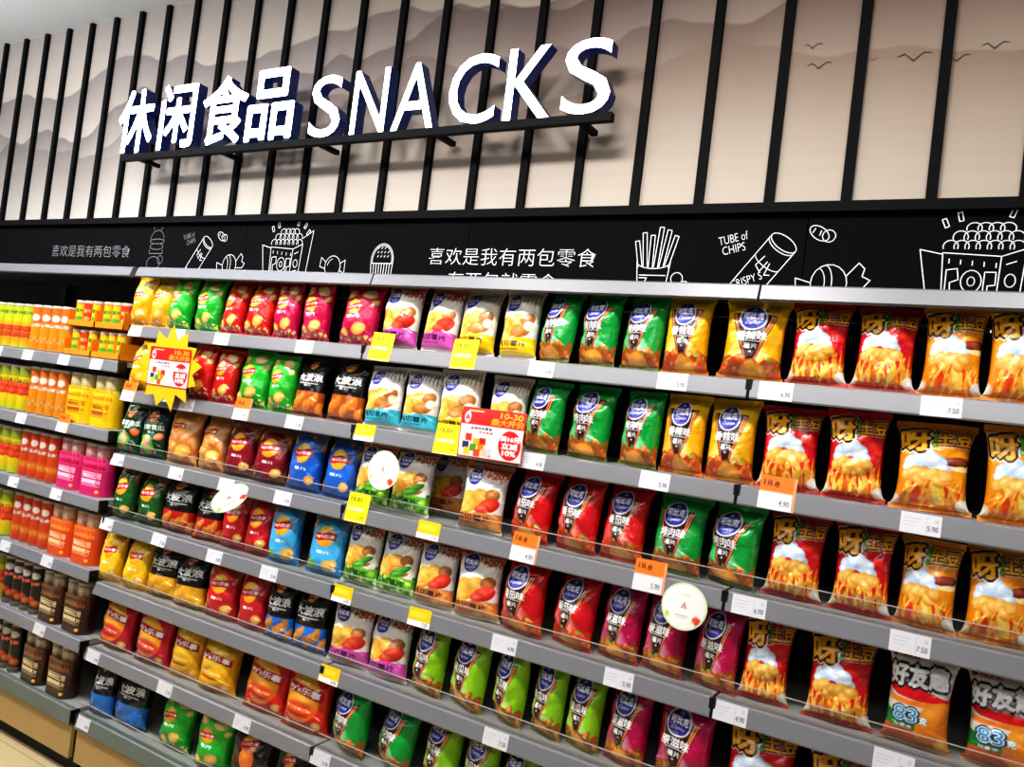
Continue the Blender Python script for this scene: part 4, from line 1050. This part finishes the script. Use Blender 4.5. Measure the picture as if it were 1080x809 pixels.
def popcorn():
    L = []
    L += [[(-.10, .055), (-.085, -.25), (.05, -.25), (.06, .045), (-.10, .055)], [(.06, .045), (.125, .07), (.105, -.24), (.05, -.25)]]
    L += [[(-.10, .05), (-.165, .065), (-.13, -.12), (-.09, -.17)], [(.12, .10), (.19, .14), (.165, -.10), (.11, -.09)]]
    for k in range(7): L.append(arc(-.08 + .03 * k, .075, .021, .02, -20, 200, 9))
    for k in range(6): L.append(arc(-.055 + .03 * k, .105, .021, .02, -20, 200, 9))
    for k in range(4): L.append(arc(-.02 + .03 * k, .133, .021, .018, -20, 200, 9))
    for a, b in [(-.10, .15), (-.06, .17), (.08, .18), (.13, .165), (.155, .13)]: L += rot([[(-.006, -.014), (.006, -.014), (.006, .014), (-.006, .014), (-.006, -.014)]], a, b, -a * 4)
    for k in range(5): L.append([(-.08 + .032 * k, .035 - .003 * k), (-.08 + .032 * k, .022 - .003 * k)])
    L += [[(-.085, 0), (-.055, .005), (-.05, -.03), (-.073, -.04), (-.07, -.075), (-.085, -.072), (-.085, 0)], arc(-.015, -.035, .028, .035), arc(-.015, -.035, .01, .014), [(.02, -.005), (.05, -.005), (.05, -.045), (.03, -.048), (.03, -.08), (.018, -.08), (.02, -.005)]]
    for k in range(5): L.append(arc(-.07 + .028 * k, -.10, .015, .018, 0, 300, 9))
    L += [arc(.088, -.03, .014, .02), [(.075, -.07), (.10, -.065)], [(.075, .02), (.10, .03)]]
    return L
def tube():
    T = [[(-.05, -.26), (-.05, .10)], [(.05, -.26), (.05, .10)], arc(0, .10, .05, .022), arc(0, .09, .05, .022, 180, 360), arc(0, .02, .05, .018, 180, 360), arc(0, -.11, .05, .018, 180, 360), [(-.02, .03), (-.025, -.01), (0, -.02), (0, .02)], [(.01, .02), (.02, -.02), (.035, -.01)]]
    T += [arc(.07, .19, .035, .02, 0, 360), arc(.10, .20, .02, .02, 0, 360), [(.05, .195), (.052, .18)], [(.07, .20), (.075, .185)]]
    return rot(T, 0, 0, -.62)
def candy():
    return [arc(0, 0, .045, .05), arc(-.012, 0, .02, .048, -80, 80), arc(-.03, 0, .02, .04, -70, 70), [(.042, .02), (.07, .055), (.085, .04), (.08, .02), (.10, .01), (.085, -.01), (.045, -.01)], [(-.045, 0), (-.085, .012), (-.08, -.03), (-.042, -.02)]]
def roundcandy():
    return [arc(0, 0, .045, .048), [(-.042, .02), (-.07, .04), (-.075, .0), (-.044, -.01)], [(.042, .015), (.07, .03), (.07, -.03), (.044, -.015)], arc(0, 0, .03, .034, 100, 170, 6)]
def cupcake():
    L = [arc(0, .03, .058, .07, -10, 190, 20), arc(0, .03, .066, .078, -10, 190, 20), [(-.065, .015), (-.055, -.10)], [(.065, .015), (.055, -.10)], [(-.065, .015), (.065, .015)]]
    for k in range(7): L.append([(-.048 + .016 * k, .012), (-.042 + .014 * k, -.10)])
    for k in range(11): L.append([(-.03 + .02 * (k % 4), .045 + .02 * (k // 4)), (-.024 + .02 * (k % 4), .052 + .02 * (k // 4))])
    return L
def fries():
    L = [[(-.065, .0), (-.05, -.13), (.05, -.13), (.065, .0)], arc(0, .0, .065, .025, 180, 360), [(-.05, -.05), (.05, -.05)]]
    for k, (a, h) in enumerate([(-.22, .08), (-.12, .11), (-.02, .10), (.06, .13), (.14, .12), (.24, .10)]):
        x = -.055 + .022 * k; L += rot([[(-.008, -.02), (-.008, h), (.008, h), (.008, -.02)]], x, 0, -a)
    L += [arc(-.03, -.10, .04, .025), [(-.05, -.06), (-.02, -.06), (-.03, -.08)]]
    L += [arc(.095, -.06, .022, .022), [(.085, -.08), (.07, -.14)], arc(.125, -.085, .016, .016)]
    return L
def burger():
    return [arc(0, .04, .05, .045, 0, 180), arc(0, .03, .055, .012), arc(0, .005, .05, .015), [(-.05, -.01), (-.05, -.03), (.05, -.03), (.05, -.01)], arc(-.01, -.08, .05, .035), arc(.04, -.06, .02, .02), [(-.03, .085), (-.035, .10)], [(.02, .085), (.03, .10)]]
def shift(L, dx, dz, s=1.): return [[(x * s + dx, z * s + dz) for x, z in l] for l in L]

PANELS = [(-2.4, -1.2), (-1.2, 0), (0, 1.2), (1.2, 2.4), (2.4, 3.6)]
DRAW = {0: [], 1: [], 2: [], 3: [], 4: []}
panel_desc = ['behind the empty end of the can bay', 'over the can bay, with faint slogan', 'over the bay beside the cans, with popcorn box', 'over the middle bay, with chalk slogan and fries', 'with large popcorn box drawing']
def text_on(panel, s, cx, cz, w, h, material, name='chalk_lettering', ang=0., off=-.012):
    me = text_mesh(s, off); v = np.array([x.co[:] for x in me.vertices]); lo, hi = v.min(0), v.max(0)
    for p in me.vertices:
        x = (p.co.x - (lo[0] + hi[0]) / 2) / (hi[0] - lo[0]) * w; z = (p.co.y - (lo[1] + hi[1]) / 2) / (hi[1] - lo[1]) * h
        p.co = (cx + x * math.cos(ang) - z * math.sin(ang), -.0015, cz + x * math.sin(ang) + z * math.cos(ang))
    me.materials.clear(); me.materials.append(material); me.name = name
    return link(name, me, panel)
for i, (x0, x1) in enumerate(PANELS):
    xc = (x0 + x1) / 2
    p = MB().box(-(x1 - x0) / 2 + .0015, (x1 - x0) / 2 - .0015, 0, .0597, 2.005, 2.326).build('blackboard_panel', M['board'], None, (xc, .50, 0))
    tag(p, unique('black chalk menu board ' + panel_desc[i]), 'blackboard', 'black chalk boards above the canopy')
    def dr(L, x, z, s=1., m='chalk', w=.0027): ribbons('chalk_drawing', shift(L, x - xc, z, s), w, M[m], p)
    if i == 1:
        text_on(p, '喜欢是我有两包零食', -1.18 - xc, 2.183, .69, .062, M['chalkdim'])
        dr(burger(), -.63, 2.205, 1.0, 'chalkdim'); dr(tube(), -.30, 2.168, .80); text_on(p, 'TUBE of', -.395 - xc, 2.262, .08, .022, M['chalkdim'], ang=.25); text_on(p, 'CHIPS', -.375 - xc, 2.235, .06, .022, M['chalkdim'], ang=.25)
        dr(candy(), -.09, 2.125, 1.0); dr([arc(0, 0, .045, .05, 0, 190), [(-.045, 0), (-.05, -.06)], [(.045, 0), (.04, -.06)]], -1.66 + .12 if False else -1.15 - .4, 2.17, 1.0, 'chalkdim') if False else None
    if i == 2:
        dr(popcorn(), .25, 2.165, .84); dr(roundcandy(), .54, 2.130, .95); dr(cupcake(), .80, 2.135, .85)
    if i == 3:
        text_on(p, '喜欢是我有两包零食', 1.38 - xc, 2.180, .70, .064, M['chalk'])
        text_on(p, '有两包就零食', 1.36 - xc, 2.092, .46, .060, M['chalk'])
        dr(fries(), 1.935, 2.170, .88); dr(tube(), 2.285, 2.160, .90); text_on(p, 'TUBE of', 2.185 - xc, 2.248, .09, .026, M['chalk'], ang=.25); text_on(p, 'CHIPS', 2.19 - xc, 2.215, .07, .026, M['chalk'], ang=.25)
        text_on(p, 'CRISPY S', 2.238 - xc, 2.118, .095, .024, M['chalk'], ang=.35)
    if i == 4:
        dr(candy(), 2.475, 2.115, 1.1); dr(popcorn(), 2.845, 2.160, .86); text_on(p, 'CORN', 2.825 - xc, 2.085, .12, .03, M['chalk'])
tag(MB().box(-3.6, -2.4, .5, .555, 2.005, 2.326).build('trim_99', M['board']), kind='structure')

# ------------------------------------------------------------------ lit store sign
sg = empty('store_sign', (.45, .50, 2.62)); tag(sg, 'lit white SNACKS sign with Chinese characters on black rail', 'store sign')
MB().box(-1.30, 1.32, -.106, -.078, -.006, .022).build('rail', M['signbar'], sg)
for bx_ in (-1.2, -.6, 0, .6, 1.2): MB().box(bx_ - .012, bx_ + .012, -.079, .035, -.002, .016).build('bracket', M['signbar'], sg)
def letter(ch, cx, w, h, z0, off):
    me = text_mesh(ch, 0., .5)
    if off:      # heavier strokes: the outline repeated around a small circle
        v0 = [x.co.copy() for x in me.vertices]; f0 = [tuple(f.vertices) for f in me.polygons]; V = []; F = []
        for q in range(9):
            dx, dy = (0, 0) if q == 8 else (off * math.cos(q * PI / 4), off * math.sin(q * PI / 4))
            b_ = len(V); V += [(c.x + dx, c.y + dy, c.z) for c in v0]; F += [tuple(i + b_ for i in f) for f in f0]
        me = mesh_py('letter', V, F, [])
    v = np.array([x.co[:] for x in me.vertices]); lo, hi = v.min(0), v.max(0)
    out = np.empty_like(v)
    out[:, 0] = (v[:, 0] - (lo[0] + hi[0]) / 2) / (hi[0] - lo[0]) * w + cx - .45
    out[:, 2] = (v[:, 1] - lo[1]) / (hi[1] - lo[1]) * h + z0
    out[:, 1] = np.where(v[:, 2] > 0, -.105, -.055)
    for p, q in zip(me.vertices, out): p.co = q
    me.materials.clear(); me.materials.append(M['letterside']); me.materials.append(M['letterface'])
    me.update()
    for f in me.polygons:
        ys = [out[i, 1] for i in f.vertices]
        f.material_index = 1 if max(ys) < -.10 else 0
        f.use_smooth = False
    me.name = 'letter'
    link('letter', me, sg)
for ch, cx, w in [('休', -.769, .275), ('闲', -.457, .255), ('食', -.131, .30), ('品', .165, .285)]: letter(ch, cx, w, .315, .030, .019)
for ch, cx, w in [('S', .49, .170), ('N', .723, .175), ('A', .946, .200), ('C', 1.208, .205), ('K', 1.444, .185), ('S', 1.666, .180)]: letter(ch, cx, w, .258, .022, 0)

# ------------------------------------------------------------------ floor and ceiling
def floor_mat():
    m = mat('cream_floor_tile', '#cdb890', .22, noise=.05, nscale=6)
    nt = m.node_tree; b = nt.nodes['Principled BSDF']
    tc = nt.nodes.new('ShaderNodeTexCoord'); br = nt.nodes.new('ShaderNodeTexBrick'); br.offset = 0; br.inputs['Scale'].default_value = 1
    br.inputs['Brick Width'].default_value = .6; br.inputs['Row Height'].default_value = .6; br.inputs['Mortar Size'].default_value = .002
    br.inputs['Color1'].default_value = L4('#d2bd90'); br.inputs['Color2'].default_value = L4('#cdb88c'); br.inputs['Mortar'].default_value = L4('#a08a60')
    nt.links.new(tc.outputs['Object'], br.inputs['Vector']); nt.links.new(br.outputs['Color'], b.inputs['Base Color'])
    return m
fl = MB().box(-6, 5, -5, .56, -.1, 0).build('floor', floor_mat()); tag(fl, kind='structure')
ce = MB().box(-6, 5, -5, .70, CEIL, CEIL + .1).build('ceiling', mat('white_ceiling', '#dfe0e2', .6, noise=.03, nscale=2)); tag(ce, kind='structure')

# ------------------------------------------------------------------ light
def area(name, loc, sx, sy, power, color=(1, 1, 1), rx=0., rz=0.):
    l = bpy.data.lights.new(name, 'AREA'); l.shape = 'RECTANGLE'; l.size = sx; l.size_y = sy; l.energy = power; l.color = color
    o = bpy.data.objects.new(name, l); o.location = loc; o.rotation_euler = (rx, 0, rz); col.objects.link(o); return o
for x in (-1.6, -.4, .8, 2.0, 3.2):
    o = area('track_light', (x, -1.30, 3.38), .7, .22, 7 if x > 3 else 13.5, (1, .985, .965))
    d = Vector((x, .05, 2.05)) - o.location; o.rotation_euler = d.to_track_quat('-Z', 'Y').to_euler(); o.data.spread = math.radians(95)
area('tube_fill_light', (.9, -2.9, 3.20), 7.5, .4, 46, (1, .98, .96), math.radians(38))  # overhead tube, strengthened as frontal fill for the bag faces
o = area('ceiling_fill_light', (-2.0, -1.0, 3.0), 3.0, .4, 105, (.85, .93, 1), PI)  # unseen lamp added only to brighten the ceiling corner
w = bpy.data.worlds.new('store_light'); scene.world = w; w.use_nodes = True
w.node_tree.nodes['Background'].inputs[0].default_value = (.92, .95, 1, 1); w.node_tree.nodes['Background'].inputs[1].default_value = .13

# ------------------------------------------------------------------ camera
cd = bpy.data.cameras.new('camera'); cam = bpy.data.objects.new('camera', cd); col.objects.link(cam)
cd.sensor_fit = 'HORIZONTAL'; cd.sensor_width = 36; cd.lens = 820 / 1080 * 36; cd.clip_start = .05
yaw, pit, rl = -.5228, .0275, .1225
fw = Vector((math.sin(yaw) * math.cos(pit), math.cos(yaw) * math.cos(pit), math.sin(pit)))
r0 = Vector((math.cos(yaw), -math.sin(yaw), 0)); u0 = r0.cross(fw)
R_ = r0 * math.cos(rl) + u0 * math.sin(rl); U_ = -r0 * math.sin(rl) + u0 * math.cos(rl)
from mathutils import Matrix
cam.matrix_world = Matrix(((R_.x, U_.x, -fw.x, 2.8381), (R_.y, U_.y, -fw.y, -1.8880), (R_.z, U_.z, -fw.z, EYE), (0, 0, 0, 1)))
scene.camera = cam
scene.view_settings.view_transform = 'Standard'
scene.view_settings.look = 'Medium High Contrast'
scene.view_settings.exposure = 0
